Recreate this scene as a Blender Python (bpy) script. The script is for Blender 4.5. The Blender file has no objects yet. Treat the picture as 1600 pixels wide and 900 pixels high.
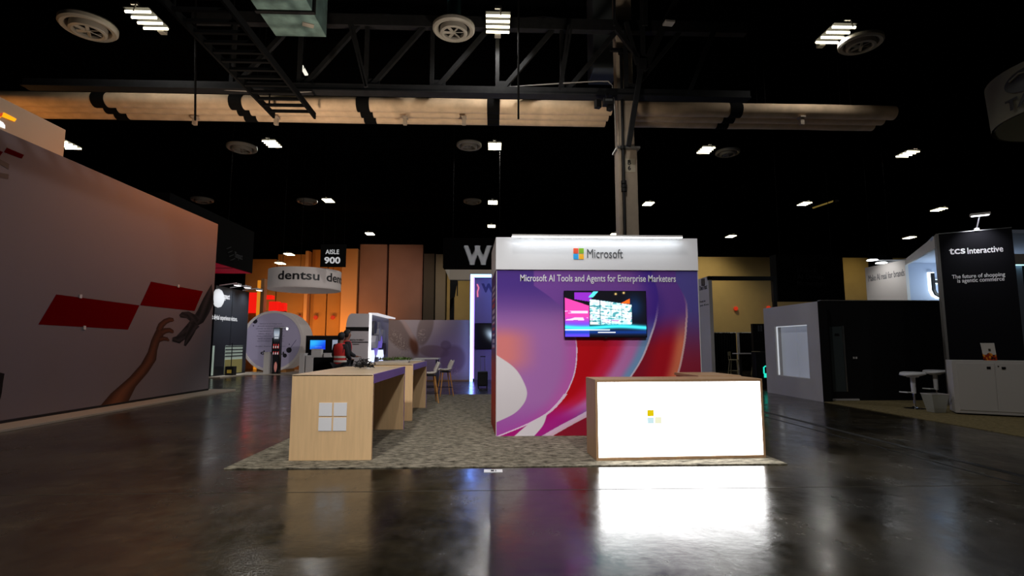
import bpy, bmesh, math, random
import numpy as np
from mathutils import Vector, Matrix
random.seed(7)
SC = bpy.context.scene
COL = SC.collection
PI = math.pi
# ------------------------------------------------------------------ camera
F = 820.0                                   # focal length in pixels of a 1600 x 900 frame
CAM = Vector((0, 0, 1.45))
PITCH = math.atan(88 / F)
YAW = math.atan(30 * math.cos(PITCH) / F)
cam = bpy.data.cameras.new('camera'); cam.sensor_width = 36; cam.lens = F / 1600 * 36
cam.clip_start = .05; cam.clip_end = 300
camo = bpy.data.objects.new('camera', cam); COL.objects.link(camo)
camo.location = CAM; camo.rotation_euler = (PI / 2 + PITCH, 0, -YAW)
SC.camera = camo
FW = Vector((math.sin(YAW) * math.cos(PITCH), math.cos(YAW) * math.cos(PITCH), math.sin(PITCH)))
RT = Vector((math.cos(YAW), -math.sin(YAW), 0))
UP = RT.cross(FW)
# ------------------------------------------------------------------ world, light, exposure
w = bpy.data.worlds.new('hall'); SC.world = w; w.use_nodes = True
w.node_tree.nodes['Background'].inputs[0].default_value = (.55, .6, .7, 1)
w.node_tree.nodes['Background'].inputs[1].default_value = .003
SC.view_settings.view_transform = 'Standard'; SC.view_settings.look = 'None'
SC.view_settings.exposure = 0.0; SC.view_settings.gamma = 1.0; SC.view_settings.use_curve_mapping = False

def area(name, loc, power, size=(.6, .85), color=(1, .97, .92), target=None, spread=PI):
    l = bpy.data.lights.new(name, 'AREA'); l.shape = 'RECTANGLE'; l.size, l.size_y = size
    l.energy = power; l.color = color; l.spread = spread
    o = bpy.data.objects.new(name, l); COL.objects.link(o); o.location = loc
    if target is not None:
        o.rotation_euler = (Vector(target) - Vector(loc)).to_track_quat('-Z', 'Y').to_euler()
    return o
def spot(name, loc, target, power, angle=60, color=(1, 1, 1), radius=.15, blend=1.0):
    l = bpy.data.lights.new(name, 'SPOT'); l.energy = power; l.color = color
    l.spot_size = math.radians(angle); l.spot_blend = blend; l.shadow_soft_size = radius
    o = bpy.data.objects.new(name, l); COL.objects.link(o); o.location = loc
    o.rotation_euler = (Vector(target) - Vector(loc)).to_track_quat('-Z', 'Y').to_euler()
    return o
# unseen spots added over the aisle to brighten the stand, and the high-bay light of the hall
LAMP_Z = 10.45
spot('added_front_spot', (-2.6, -1.5, 8.8), (-1.8, 7.4, .5), 3300, 46, (1, .97, .93), .35)
spot('added_front_spot', (2.4, -1.5, 8.8), (1.8, 8.0, .9), 2150, 46, (1, .98, .96), .35)
for x, e in ((-9.6, 70), (0, 780), (9.6, 110)):
    spot('high_bay_lamp', (x, 4.6, LAMP_Z - .2), (x, 4.6, 0), e, 160, (1, .97, .92), .1, .4)
# coloured gel spots far left, wall washers far right
spot('orange_gel', (-5.2, 19.5, 8.2), (-8.9, 15.0, 4.9), 1350, 58, (1, .28, .04), .3)
spot('orange_gel', (-13.0, 13.2, 5.2), (-12.5, 13.6, 7.9), 130, 150, (1, .45, .12), .2)
spot('added_pipe_uplight', (1.2, 9.6, 3.4), (-1.6, 13.5, 7.9), 780, 130, (1, .86, .70), .3)  # added lamp without a fixture, brightens the pipes from below
spot('added_pipe_uplight', (-5.2, 11.2, 3.2), (-5.6, 13.0, 7.9), 650, 105, (1, .78, .58), .3)  # second added pipe light, no fixture either
spot('added_left_stand_spot', (2.75, 12.35, 7.0), (-8.4, 25.5, 2.0), 3000, 34, (1, .95, .93), .3)  # spot added near the floodlight to brighten the round stand
spot('added_left_stand_spot', (2.75, 12.3, 7.0), (-4.5, 16.2, 1.2), 1500, 26, (1, .95, .95), .3)  # spot added to brighten the arch kiosk and the people
for x in (-16.4, -13.6, -10.6):
    spot('orange_uplight', (x, 38.6, .4), (x + .3, 42, 4.6), 760, 95, (1, .46, .11), .2)
spot('wall_washer', (-5.5, 35.5, 9.2), (-7.5, 42, 4.5), 420, 90, (1, .72, .55), .2)
spot('wall_washer', (-2.0, 37.0, 9.0), (-2.6, 42, 4.5), 230, 90, (1, .85, .45), .2)
spot('wall_washer', (16.6, 37.5, 10.3), (17.5, 42, 4.6), 900, 80, (1, .86, .52), .2)
spot('wall_washer', (29.2, 37.5, 10.0), (29.5, 42, 5.2), 330, 75, (1, .80, .36), .2)

# ------------------------------------------------------------------ pixel measuring helpers (photo is 1600 x 900)
def ray(px, py): return FW + RT * ((px - 800) / F) + UP * ((450 - py) / F)
def AT(px, py, Y): d = ray(px, py); return CAM + d * (Y / d.y)          # point on the plane y = Y
def AX(px, py, X): d = ray(px, py); return CAM + d * (X / d.x)          # point on the plane x = X
def AZ(px, py, Z): d = ray(px, py); return CAM + d * ((Z - CAM.z) / d.z)  # point at height Z
def G(px, py): return AZ(px, py, 0.0)
def ZPY(X, Y, py):                                                      # height above (X, Y) seen at row py
    f0 = X * FW.x + Y * FW.y; u0 = X * UP.x + Y * UP.y; k = 450 - py
    return CAM.z + (k * f0 - F * u0) / (F * UP.z - k * FW.z)

# ------------------------------------------------------------------ materials
def lin(c):
    return tuple((v / 12.92 if v <= .04045 else ((v + .055) / 1.055) ** 2.4) for v in c)
def rgb(r, g, b): return lin((r / 255, g / 255, b / 255))
MATS = {}
def mat(name, col, rough=.5, metal=0, emit=0, noise=0, nscale=8, spec=.5, bump=0, stretch=None, alpha=1, trans=0):
    if name in MATS: return MATS[name]
    m = bpy.data.materials.new(name); m.use_nodes = True; MATS[name] = m
    nt = m.node_tree; b = nt.nodes['Principled BSDF']
    b.inputs['Base Color'].default_value = (*col, 1); b.inputs['Roughness'].default_value = rough
    b.inputs['Metallic'].default_value = metal; b.inputs['Specular IOR Level'].default_value = spec
    if trans: b.inputs['Transmission Weight'].default_value = trans
    if alpha < 1: b.inputs['Alpha'].default_value = alpha
    if emit:
        if emit >= .5: b.inputs['Base Color'].default_value = (*[c * .15 for c in col], 1)
        b.inputs['Emission Color'].default_value = (*col, 1); b.inputs['Emission Strength'].default_value = emit
    if noise or bump:
        tc = nt.nodes.new('ShaderNodeTexCoord'); mp = nt.nodes.new('ShaderNodeMapping')
        nz = nt.nodes.new('ShaderNodeTexNoise'); nz.inputs['Scale'].default_value = nscale; nz.inputs['Detail'].default_value = 6
        if stretch: mp.inputs['Scale'].default_value = stretch
        nt.links.new(tc.outputs['Object'], mp.inputs[0]); nt.links.new(mp.outputs[0], nz.inputs['Vector'])
        if noise:
            r = nt.nodes.new('ShaderNodeValToRGB')
            r.color_ramp.elements[0].position = .3; r.color_ramp.elements[1].position = .7
            r.color_ramp.elements[0].color = (*[c * (1 - noise) for c in col], 1)
            r.color_ramp.elements[1].color = (*[min(1, c * (1 + noise)) for c in col], 1)
            nt.links.new(nz.outputs[0], r.inputs[0]); nt.links.new(r.outputs[0], b.inputs['Base Color'])
        if bump:
            bp = nt.nodes.new('ShaderNodeBump'); bp.inputs['Strength'].default_value = bump; bp.inputs['Distance'].default_value = .02
            nt.links.new(nz.outputs[0], bp.inputs['Height']); nt.links.new(bp.outputs[0], b.inputs['Normal'])
    return m
def print_mat(name, rough=.45, emit=0):
    if name in MATS: return MATS[name]
    m = bpy.data.materials.new(name); m.use_nodes = True; MATS[name] = m
    nt = m.node_tree; b = nt.nodes['Principled BSDF']; a = nt.nodes.new('ShaderNodeAttribute'); a.attribute_name = 'Col'
    b.inputs['Roughness'].default_value = rough; b.inputs['Specular IOR Level'].default_value = .15
    if emit:
        b.inputs['Base Color'].default_value = (.01, .01, .01, 1)
        nt.links.new(a.outputs['Color'], b.inputs['Emission Color']); b.inputs['Emission Strength'].default_value = emit
    else:
        nt.links.new(a.outputs['Color'], b.inputs['Base Color'])
    return m
def floor_mat():
    m = bpy.data.materials.new('polished_concrete'); m.use_nodes = True
    nt = m.node_tree; N = nt.nodes; L = nt.links; b = N['Principled BSDF']
    tc = N.new('ShaderNodeTexCoord')
    def noise(s, d, stretch=(1, 1, 1), rough=.55):
        mp = N.new('ShaderNodeMapping'); mp.inputs['Scale'].default_value = stretch; L.new(tc.outputs['Object'], mp.inputs[0])
        n = N.new('ShaderNodeTexNoise'); n.inputs['Scale'].default_value = s; n.inputs['Detail'].default_value = d
        n.inputs['Roughness'].default_value = rough; L.new(mp.outputs[0], n.inputs['Vector']); return n.outputs[0]
    def ramp(src, p0, c0, p1, c1):
        r = N.new('ShaderNodeValToRGB'); e = r.color_ramp.elements
        e[0].position = p0; e[0].color = (*c0, 1); e[1].position = p1; e[1].color = (*c1, 1); L.new(src, r.inputs[0]); return r.outputs[0]
    big = ramp(noise(.7, 8), .35, (.009, .0070, .0044), .68, (.060, .048, .028))
    fine = ramp(noise(5, 10, (1, 1.4, 1), .7), .35, (.55, .55, .55), .7, (1.25, 1.22, 1.15))
    mx = N.new('ShaderNodeMix'); mx.data_type = 'RGBA'; mx.blend_type = 'MULTIPLY'; mx.inputs[0].default_value = 1
    L.new(big, mx.inputs[6]); L.new(fine, mx.inputs[7])
    # fine scratches
    mu = N.new('ShaderNodeTexVoronoi'); mu.feature = 'DISTANCE_TO_EDGE'; mu.inputs['Scale'].default_value = .55
    wn = noise(1.6, 4); ad = N.new('ShaderNodeMix'); ad.data_type = 'VECTOR'; ad.inputs[0].default_value = .35
    L.new(tc.outputs['Object'], ad.inputs[4]); 
    cx = N.new('ShaderNodeCombineXYZ'); L.new(wn, cx.inputs[0]); L.new(wn, cx.inputs[1]); L.new(cx.outputs[0], ad.inputs[5])
    L.new(ad.outputs[1], mu.inputs['Vector'])
    crack = ramp(mu.outputs['Distance'], .0, (1.5, 1.4, 1.25), .006, (1, 1, 1))
    mx2 = N.new('ShaderNodeMix'); mx2.data_type = 'RGBA'; mx2.blend_type = 'MULTIPLY'; mx2.inputs[0].default_value = 1
    L.new(mx.outputs[2], mx2.inputs[6]); L.new(crack, mx2.inputs[7]); L.new(mx2.outputs[2], b.inputs['Base Color'])
    sc1 = ramp(noise(3.0, 12, (1.0, .22, 1), .8), .60, (1, 1, 1), .72, (1.9, 1.8, 1.6)); sc2 = ramp(noise(9.0, 8, (.18, 1.0, 1), .75), .62, (1, 1, 1), .74, (1.7, 1.62, 1.45))
    for scx in (sc1, sc2):
        mm = N.new('ShaderNodeMix'); mm.data_type = 'RGBA'; mm.blend_type = 'MULTIPLY'; mm.inputs[0].default_value = 1
        L.new(b.inputs['Base Color'].links[0].from_socket, mm.inputs[6]); L.new(scx, mm.inputs[7]); L.new(mm.outputs[2], b.inputs['Base Color'])
    rr = N.new('ShaderNodeMapRange'); L.new(noise(2.2, 12, (1, .6, 1), .78), rr.inputs[0])
    rr.inputs[1].default_value = .3; rr.inputs[2].default_value = .72; rr.inputs[3].default_value = .09; rr.inputs[4].default_value = .34
    L.new(rr.outputs[0], b.inputs['Roughness']); b.inputs['IOR'].default_value = 1.55
    bp = N.new('ShaderNodeBump'); bp.inputs['Strength'].default_value = .09; bp.inputs['Distance'].default_value = .02
    L.new(noise(4.5, 8, (1, 1, 1), .6), bp.inputs['Height']); L.new(bp.outputs[0], b.inputs['Normal'])
    return m
def carpet_mat(name, c0, c1, scale, stretch):
    m = bpy.data.materials.new(name); m.use_nodes = True; nt = m.node_tree; N = nt.nodes; L = nt.links; b = N['Principled BSDF']
    tc = N.new('ShaderNodeTexCoord'); mp = N.new('ShaderNodeMapping'); mp.inputs['Scale'].default_value = stretch
    L.new(tc.outputs['Object'], mp.inputs[0])
    n = N.new('ShaderNodeTexNoise'); n.inputs['Scale'].default_value = scale; n.inputs['Detail'].default_value = 8; n.inputs['Roughness'].default_value = .75
    L.new(mp.outputs[0], n.inputs['Vector'])
    r = N.new('ShaderNodeValToRGB'); e = r.color_ramp.elements; e[0].position = .38; e[0].color = (*c0, 1); e[1].position = .66; e[1].color = (*c1, 1)
    L.new(n.outputs[0], r.inputs[0]); L.new(r.outputs[0], b.inputs['Base Color']); b.inputs['Roughness'].default_value = .95
    b.inputs['Specular IOR Level'].default_value = .1
    bp = N.new('ShaderNodeBump'); bp.inputs['Strength'].default_value = .5; bp.inputs['Distance'].default_value = .01
    n2 = N.new('ShaderNodeTexNoise'); n2.inputs['Scale'].default_value = 140; L.new(tc.outputs['Object'], n2.inputs['Vector'])
    L.new(n2.outputs[0], bp.inputs['Height']); L.new(bp.outputs[0], b.inputs['Normal'])
    return m
WOOD = mat('maple_laminate', rgb(222, 186, 140), .5, noise=.06, nscale=3, stretch=(9, 9, .7))
WOODTOP = mat('maple_top', rgb(214, 190, 158), .3, noise=.05, nscale=3, stretch=(9, .7, 9))
TAUPE = mat('oak_laminate', rgb(176, 140, 104), .5, noise=.08, nscale=3, stretch=(9, 9, .7))
LILAC = mat('purple_light_tint', rgb(150, 112, 196), .5)  # purple light on the right-hand desk edges, put into the colour
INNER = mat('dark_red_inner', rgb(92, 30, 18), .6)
WHITE = mat('white_paint', rgb(226, 226, 230), .5)
WHITE2 = mat('white_laminate', rgb(200, 196, 194), .45)
GREYW = mat('grey_white_panel', rgb(186, 182, 182), .55, noise=.03, nscale=2)
BLACK = mat('black_paint', (.005, .005, .006), .55, spec=.3)
BLACKG = mat('black_gloss', (.006, .006, .008), .12)
BLACKM = mat('black_matte', (.004, .004, .004), .9, spec=.1)
STEELD = mat('dark_painted_steel', (.013, .0135, .015), .7, noise=.25, nscale=6, spec=.2)
CHROME = mat('chrome', (.8, .8, .82), .12, 1)
ALU = mat('aluminium', (.5, .5, .5), .35, 1)
EXTRUSION = mat('grey_extrusion', rgb(110, 108, 106), .45)
PIPE = mat('beige_pipe_wrap', rgb(208, 180, 148), .8, noise=.16, nscale=3, bump=.35)
CONCRETE = mat('column_paint', rgb(172, 156, 138), .8, noise=.08, nscale=4, bump=.1)
DUCT = mat('galvanised_duct', rgb(120, 150, 148), .45, .3, noise=.35, nscale=3)
DIFF = mat('diffuser_grey', rgb(158, 154, 146), .5)
TUBE = mat('lamp_tube', (1, .90, .62), .4, emit=6)
FARLAMP = mat('far_lamp_tube', (1, .97, .9), .4, emit=6)
LEDW = mat('white_led', (.95, .98, 1), .4, emit=5)
LEDB = mat('blue_led', (.16, .34, 1), .4, emit=9)
SKIN = mat('skin', rgb(120, 80, 62), .6)
HAIR = mat('hair', (.006, .005, .005), .7)
CLOTH = mat('dark_cloth', (.012, .012, .016), .9)
VEST = mat('red_vest', rgb(196, 34, 34), .7)
REFL = mat('reflective_tape', rgb(206, 200, 190), .4)
LEGW = mat('oak_leg', rgb(190, 130, 60), .5)
SHELL = mat('white_shell', rgb(214, 206, 200), .4)
TXTW = mat('white_lettering', rgb(235, 235, 238), .5)
TXTWE = mat('white_lettering_lit', (.8, .8, .82), .5, emit=.55)
TXTB = mat('black_lettering', (.01, .01, .012), .5)
TXTG = mat('grey_lettering', rgb(80, 82, 88), .5)
TXTD = mat('dim_lettering', rgb(38, 38, 40), .7)

# ------------------------------------------------------------------ mesh building
class MB:
    def __init__(s): s.v = []; s.f = []
    def add(s, vs, fs):
        n = len(s.v); s.v += [Vector(p) for p in vs]; s.f += [[i + n for i in f] for f in fs]; return s
    def hexa(s, p):   # 4 bottom (ccw) + 4 top
        return s.add(p, [(3, 2, 1, 0), (4, 5, 6, 7), (0, 1, 5, 4), (1, 2, 6, 5), (2, 3, 7, 6), (3, 0, 4, 7)])
    def box(s, x0, x1, y0, y1, z0, z1):
        return s.hexa([(x0, y0, z0), (x1, y0, z0), (x1, y1, z0), (x0, y1, z0), (x0, y0, z1), (x1, y0, z1), (x1, y1, z1), (x0, y1, z1)])
    def obox(s, c, size, rz=0, M=None):
        R = M if M is not None else Matrix.Rotation(rz, 3, 'Z'); c = Vector(c); a, b, d = (k / 2 for k in size)
        return s.hexa([c + R @ Vector(q) for q in [(-a, -b, -d), (a, -b, -d), (a, b, -d), (-a, b, -d), (-a, -b, d), (a, -b, d), (a, b, d), (-a, b, d)]])
    def bar(s, p0, p1, wd, hd=None, up=(0, 0, 1)):
        p0, p1 = Vector(p0), Vector(p1); hd = hd or wd; d = p1 - p0; z = d.normalized(); u = Vector(up)
        if abs(z.dot(u)) > .98: u = Vector((0, 1, 0))
        x = u.cross(z).normalized(); y = z.cross(x)
        return s.obox((p0 + p1) / 2, (wd, hd, d.length), M=Matrix((x, y, z)).transposed())
    def tube(s, pts, r, n=8, caps=True):
        pts = [Vector(p) for p in pts]; rs = r if isinstance(r, (list, tuple)) else [r] * len(pts); vs = []; fs = []
        u = None
        for i, p in enumerate(pts):
            t = (pts[min(i + 1, len(pts) - 1)] - pts[max(i - 1, 0)]).normalized()
            if u is None:
                u = t.orthogonal().normalized()
            u = (u - t * u.dot(t)).normalized(); w_ = t.cross(u)
            vs += [p + (u * math.cos(2 * PI * k / n) + w_ * math.sin(2 * PI * k / n)) * rs[i] for k in range(n)]
        for i in range(len(pts) - 1):
            for k in range(n):
                fs.append((i * n + k, i * n + (k + 1) % n, (i + 1) * n + (k + 1) % n, (i + 1) * n + k))
        if caps: fs += [tuple(range(n - 1, -1, -1)), tuple(range((len(pts) - 1) * n, len(pts) * n))]
        return s.add(vs, fs)
    def cyl(s, p0, p1, r0, r1=None, n=16): return s.tube([p0, p1], [r0, r0 if r1 is None else r1], n)
    def lathe(s, prof, c=(0, 0, 0), n=24, a0=0, a1=2 * PI, axis='Z'):
        c = Vector(c); vs = []; fs = []; full = abs(a1 - a0 - 2 * PI) < 1e-6; m = n if full else n + 1
        for r, z in prof:
            for k in range(m):
                a = a0 + (a1 - a0) * k / n
                q = Vector((r * math.cos(a), r * math.sin(a), z))
                if axis == 'Y': q = Vector((q.x, z, q.y))
                vs.append(c + q)
        for i in range(len(prof) - 1):
            for k in range(n):
                k2 = (k + 1) % m; fs.append((i * m + k, i * m + k2, (i + 1) * m + k2, (i + 1) * m + k))
        if full and prof[0][0] < 1e-4: pass
        return s.add(vs, fs)
    def prism(s, poly, ext):
        ext = Vector(ext); n = len(poly); poly = [Vector(p) for p in poly]
        return s.add(poly + [p + ext for p in poly], [tuple(range(n - 1, -1, -1)), tuple(range(n, 2 * n))] + [(i, (i + 1) % n, n + (i + 1) % n, n + i) for i in range(n)])
    def build(s, name, m, parent=None, bevel=0, smooth=False, local=False, label=None, cols=None):
        me = bpy.data.meshes.new(name)
        vs = s.v
        if parent is not None and not local:
            M = world_of(parent).inverted(); vs = [M @ p for p in vs]
        me.from_pydata([tuple(p) for p in vs], [], s.f); me.materials.append(m)
        bm = bmesh.new(); bm.from_mesh(me)
        bmesh.ops.recalc_face_normals(bm, faces=bm.faces)
        if smooth:
            for f in bm.faces: f.smooth = True
            for e in bm.edges:
                if len(e.link_faces) == 2 and e.calc_face_angle(0) > .7: e.smooth = False
        bm.to_mesh(me); bm.free()
        if cols is not None:
            a = me.color_attributes.new('Col', 'FLOAT_COLOR', 'POINT')
            a.data.foreach_set('color', np.asarray(cols, dtype=np.float32).ravel())
        o = bpy.data.objects.new(name, me); COL.objects.link(o)
        if parent is not None: o.parent = parent
        if bevel:
            b = o.modifiers.new('bevel', 'BEVEL'); b.width = bevel; b.segments = 2; b.limit_method = 'ANGLE'
        if label: o['label'] = label
        return o
def world_of(o):
    M = Matrix.LocRotScale(o.location, o.rotation_euler, o.scale)
    return world_of(o.parent) @ M if o.parent else M
def thing(name, label, cat, loc=(0, 0, 0), rz=0, group=None):
    o = bpy.data.objects.new(name, None); COL.objects.link(o); o.location = loc; o.rotation_euler = (0, 0, rz)
    o.empty_display_size = .1; tag(o, label, cat, group); return o
def tag(o, label, cat, group=None):
    o['label'] = label; o['category'] = cat
    if group: o['group'] = group
    return o
def struct(o): o['kind'] = 'structure'; return o
def copy_tree(o, parent=None):
    c = o.copy(); COL.objects.link(c); c.parent = parent
    for ch in [k for k in bpy.data.objects if k.parent == o]: copy_tree(ch, c)
    return c
def text(body, P, u, v, width, height, m, parent, name='lettering', depth=.006, bold=0, align=None):
    """flat letters: P = lower-left corner in world, u/v = unit reading and up directions, fitted to width x height"""
    cu = bpy.data.curves.new('t', 'FONT'); cu.body = body; cu.offset = bold; cu.resolution_u = 3
    cu.align_x = align or 'LEFT'; cu.space_line = .9
    o = bpy.data.objects.new('t', cu); COL.objects.link(o)
    bpy.context.view_layer.update()
    me = bpy.data.meshes.new_from_object(o.evaluated_get(bpy.context.evaluated_depsgraph_get()))
    bpy.data.objects.remove(o); bpy.data.curves.remove(cu)
    co = np.array([q.co[:] for q in me.vertices]); mn = co.min(0); mx = co.max(0); sp = mx - mn
    u = Vector(u).normalized(); v = Vector(v).normalized(); n = u.cross(v); P = Vector(P)
    fs = [list(p.vertices) for p in me.polygons]; bpy.data.meshes.remove(me)
    sx = width / sp[0]; sy = height / sp[1]
    vs = [P + u * ((c[0] - mn[0]) * sx) + v * ((c[1] - mn[1]) * sy) + n * depth for c in co]
    b = MB(); b.v = vs; b.f = fs
    # give the letters thickness
    nb = len(vs); back = [p - n * depth for p in vs]; edges = {}
    for f in fs:
        for i in range(len(f)):
            e = (f[i], f[(i + 1) % len(f)]); edges[e] = edges.get(e, 0) + 1
    b.v = vs + back
    for (a, c) in list(edges):
        if (c, a) not in edges: b.f.append([c, a, a + nb, c + nb])
    return b.build(name, m, parent)
XU, YU, ZU = Vector((1, 0, 0)), Vector((0, 1, 0)), Vector((0, 0, 1))
def print_grid(name, o, u, v, nu, nv, fn, m, parent):
    """printed sheet: o = upper-left corner, u = full width vector, v = full height vector (downwards); fn(U, V) -> rgb (sRGB 0..255)"""
    o, u, v = Vector(o), Vector(u), Vector(v)
    U, V = np.meshgrid(np.linspace(0, 1, nu + 1), np.linspace(0, 1, nv + 1))
    c = np.clip(fn(U, V), 0, 255) / 255.0
    c = np.where(c <= .04045, c / 12.92, ((c + .055) / 1.055) ** 2.4)
    cols = np.concatenate([c, np.ones(c.shape[:2] + (1,))], 2).reshape(-1, 4)
    me = bpy.data.meshes.new(name)
    M = np.array(world_of(parent).inverted())
    P = np.array(o)[None, None] + U[..., None] * np.array(u) + V[..., None] * np.array(v); P = P.reshape(-1, 3)
    P = P @ M[:3, :3].T + M[:3, 3]
    idx = np.arange((nu + 1) * (nv + 1)).reshape(nv + 1, nu + 1)
    fs = np.stack([idx[1:, :-1], idx[1:, 1:], idx[:-1, 1:], idx[:-1, :-1]], -1).reshape(-1, 4)
    me.from_pydata(P.tolist(), [], fs.tolist()); me.materials.append(m)
    a = me.color_attributes.new('Col', 'FLOAT_COLOR', 'POINT'); a.data.foreach_set('color', cols.astype(np.float32).ravel())
    ob = bpy.data.objects.new(name, me); COL.objects.link(ob); ob.parent = parent
    return ob
def C(*v): return np.array(v, float)
def mixc(a, b, t): t = np.clip(t, 0, 1)[..., None]; return a * (1 - t) + b * t
def sstep(e0, e1, x): t = np.clip((x - e0) / (e1 - e0), 0, 1); return t * t * (3 - 2 * t)
def curve_x(y, pts):
    """x of a smooth curve through (x, y) points, as a function of y"""
    ys = np.array([p[1] for p in pts], float); xs = np.array([p[0] for p in pts], float); i = np.argsort(ys); ys, xs = ys[i], xs[i]
    m = np.gradient(xs, ys); k = np.clip(np.searchsorted(ys, y) - 1, 0, len(ys) - 2); h = ys[k + 1] - ys[k]; t = np.clip((y - ys[k]) / h, 0, 1)
    return (2*t**3-3*t**2+1)*xs[k] + (t**3-2*t**2+t)*h*m[k] + (-2*t**3+3*t**2)*xs[k+1] + (t**3-t**2)*h*m[k+1]
def blobn(U, V, s, seed):
    r = np.random.RandomState(seed); o = np.zeros_like(U)
    for k in range(7):
        a, b_, p, q = r.uniform(-s, s, 2).tolist() + r.uniform(0, 6.28, 2).tolist()
        o += np.sin(U * a + V * b_ + p) * np.cos(V * a - U * b_ * .7 + q)
    return o / 7
# ================================================================== the hall
FLOOR = floor_mat()
floor = struct(MB().box(-46, 46, -14, 46, -.3, 0).build('floor', FLOOR)); floor['label'] = 'dark polished concrete hall floor with glossy reflections'
JOINT = mat('joint_filler', (.006, .006, .006), .5)
for px, py, wd in ((1240, 655, .10), (1240, 663, .03)):
    p = G(px, py); MB().box(p.x - wd / 2, p.x + wd / 2, -12, 44, -.01, .004).build('floor_joint', JOINT, floor)
SEAM = mat('concrete_seam', rgb(58, 54, 46), .4)
ys = G(1200, 762).y
MB().box(-40, 40, ys - .004, ys + .004, -.01, .002).build('floor_joint', SEAM, floor)
DECK = mat('black_roof_deck', (.0025, .0025, .0027), .9, spec=0)
b = MB(); zc = 12.2; y = -14.0; prof = []
while y < 46: prof += [(y, zc), (y + .16, zc), (y + .22, zc + .1), (y + .38, zc + .1)]; y += .44
vs = [(-46, a, z) for a, z in prof] + [(46, a, z) for a, z in prof]; n = len(prof)
b.add(vs, [(i, i + 1, n + i + 1, n + i) for i in range(n - 1)])
ceil = struct(b.build('ceiling', DECK)); ceil['label'] = 'black corrugated roof deck of the hall'
WALLTAN = mat('tan_wall_paint', rgb(186, 160, 108), .85, noise=.05, nscale=1)
WALLBLK = mat('black_wall_paint', (.002, .002, .002), .9, spec=0)
YB = 42.0
wb = struct(MB().box(-46, 46, YB + .3, YB + .6, 0, 12.3).build('wall_back', WALLBLK)); wb['label'] = 'far back wall, black above and tan panels below'
MB().box(-3.7, 46, YB, YB + .3, 0, 8.6).build('tan_wall_section', WALLTAN, wb)
wl = struct(MB().box(-46.3, -46, -14, 46, 0, 12.3).build('wall_left', WALLBLK)); wr = struct(MB().box(46, 46.3, -14, 46, 0, 12.3).build('wall_right', WALLBLK))
ROSE = mat('rose_partition', rgb(150, 112, 100), .8, noise=.06, nscale=1)
BROWN = mat('brown_partition', rgb(170, 118, 60), .8, noise=.06, nscale=1)
PILL = mat('tan_pilaster', rgb(214, 158, 108), .8)
DPILL = mat('dark_pilaster', rgb(70, 62, 54), .8); GPILL = mat('grey_pilaster', rgb(128, 118, 106), .8)
def wpanel(x0, x1, ztop, m, pr, name):
    a, c = AT(x0, 480, YB).x, AT(x1, 480, YB).x
    MB().box(a + .04, c - .04, YB - pr, YB + .3, 0, ztop).build(name, m, wb, bevel=.02)
wpanel(380, 430, 8.2, BROWN, .0, 'wall_panel'); wpanel(430, 477, 8.6, BROWN, .0, 'wall_panel')
wpanel(477, 484, 8.8, PILL, .55, 'pilaster'); wpanel(484, 510, 9.0, BROWN, .0, 'wall_panel'); wpanel(510, 534, 9.0, BROWN, .0, 'wall_panel')
wpanel(534, 560, 9.0, PILL, .5, 'pilaster'); wpanel(560.5, 604.5, 9.4, ROSE, .3, 'partition_panel'); wpanel(606, 661, 9.4, ROSE, .3, 'partition_panel')
wpanel(662, 680, 8.6, DPILL, .7, 'pilaster'); wpanel(680, 697, 8.6, GPILL, .5, 'pilaster')
BELL = mat('red_bell', rgb(235, 60, 30), .5, emit=.5)
for i, (px, py, pos) in enumerate(((467, 496, 'nearest the round white disc'), (493, 496, 'in the middle of the three on the orange wall'), (520, 496, 'nearest the wide orange pilaster'), (1150, 482, 'on the tan wall inside the black portal'), (1201, 481, 'on the tan wall above the white light-box wall'))):
    p = AT(px, py, YB - .2); b = MB(); b.lathe([(.001, -.10), (.12, -.09), (.17, -.02), (.17, .05), (.001, .05)], p, 12, axis='Y')
    t = thing('fire_alarm_light', 'small red alarm light ' + pos, 'alarm light', p, group='red alarm lights'); b.build('lens', BELL, t, smooth=True)
    MB().box(p.x - .1, p.x + .1, p.y + .05, p.y + .19, p.z - .1, p.z + .1).build('backplate', VEST, t)

# ------------------------------------------------------------------ column, pipes, truss
YC = 13.1
c0 = AT(966, 300, YC).x; c1 = AT(998, 300, YC).x
zcap = ZPY(c0, YC, 232)
col = thing('column', 'beige hall column with a B 6 plate rising behind the purple booth wall', 'column', (c0 + .3, YC + .2, 0))
MB().box(c0 + .02, c0 + .10, YC - .02, YC + .42, 0, zcap).box(c0 + .10, c1, YC + .06, YC + .40, 0, zcap).build('lower_shaft', CONCRETE, col, bevel=.015)
MB().box(c0 - .02, c1 + .06, YC - .05, YC + .5, zcap, zcap + .05).build('cap_plate', EXTRUSION, col)
MB().box(c0 + .04, c1 - .06, YC + .05, YC + .42, zcap + .05, zc).build('upper_shaft', CONCRETE, col, bevel=.02)
MB().box(AT(976, 250, YC).x, AT(993, 250, YC).x, YC + .045, YC + .06, ZPY(c1, YC, 268), ZPY(c1, YC, 247)).build('number_plate', mat('plate_cream', rgb(190, 180, 160), .6), col)
text('B\n6', AT(981, 266, YC + .04), XU, ZU, .09, .27, TXTB, col, 'plate_lettering', bold=.02, align='CENTER')
b = MB(); x = AT(974, 300, YC).x
b.tube([(x, YC - .06, ZPY(x, YC, 388)), (x, YC - .06, ZPY(x, YC, 78))], .035, 8)
for py in (286, 292, 298, 232, 84): b.cyl((x, YC - .06, ZPY(x, YC, py) - .04), (x, YC - .06, ZPY(x, YC, py) + .04), .07)
b.bar(AT(953, 78, YC - .06), AT(993, 79, YC - .06), .08)
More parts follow.
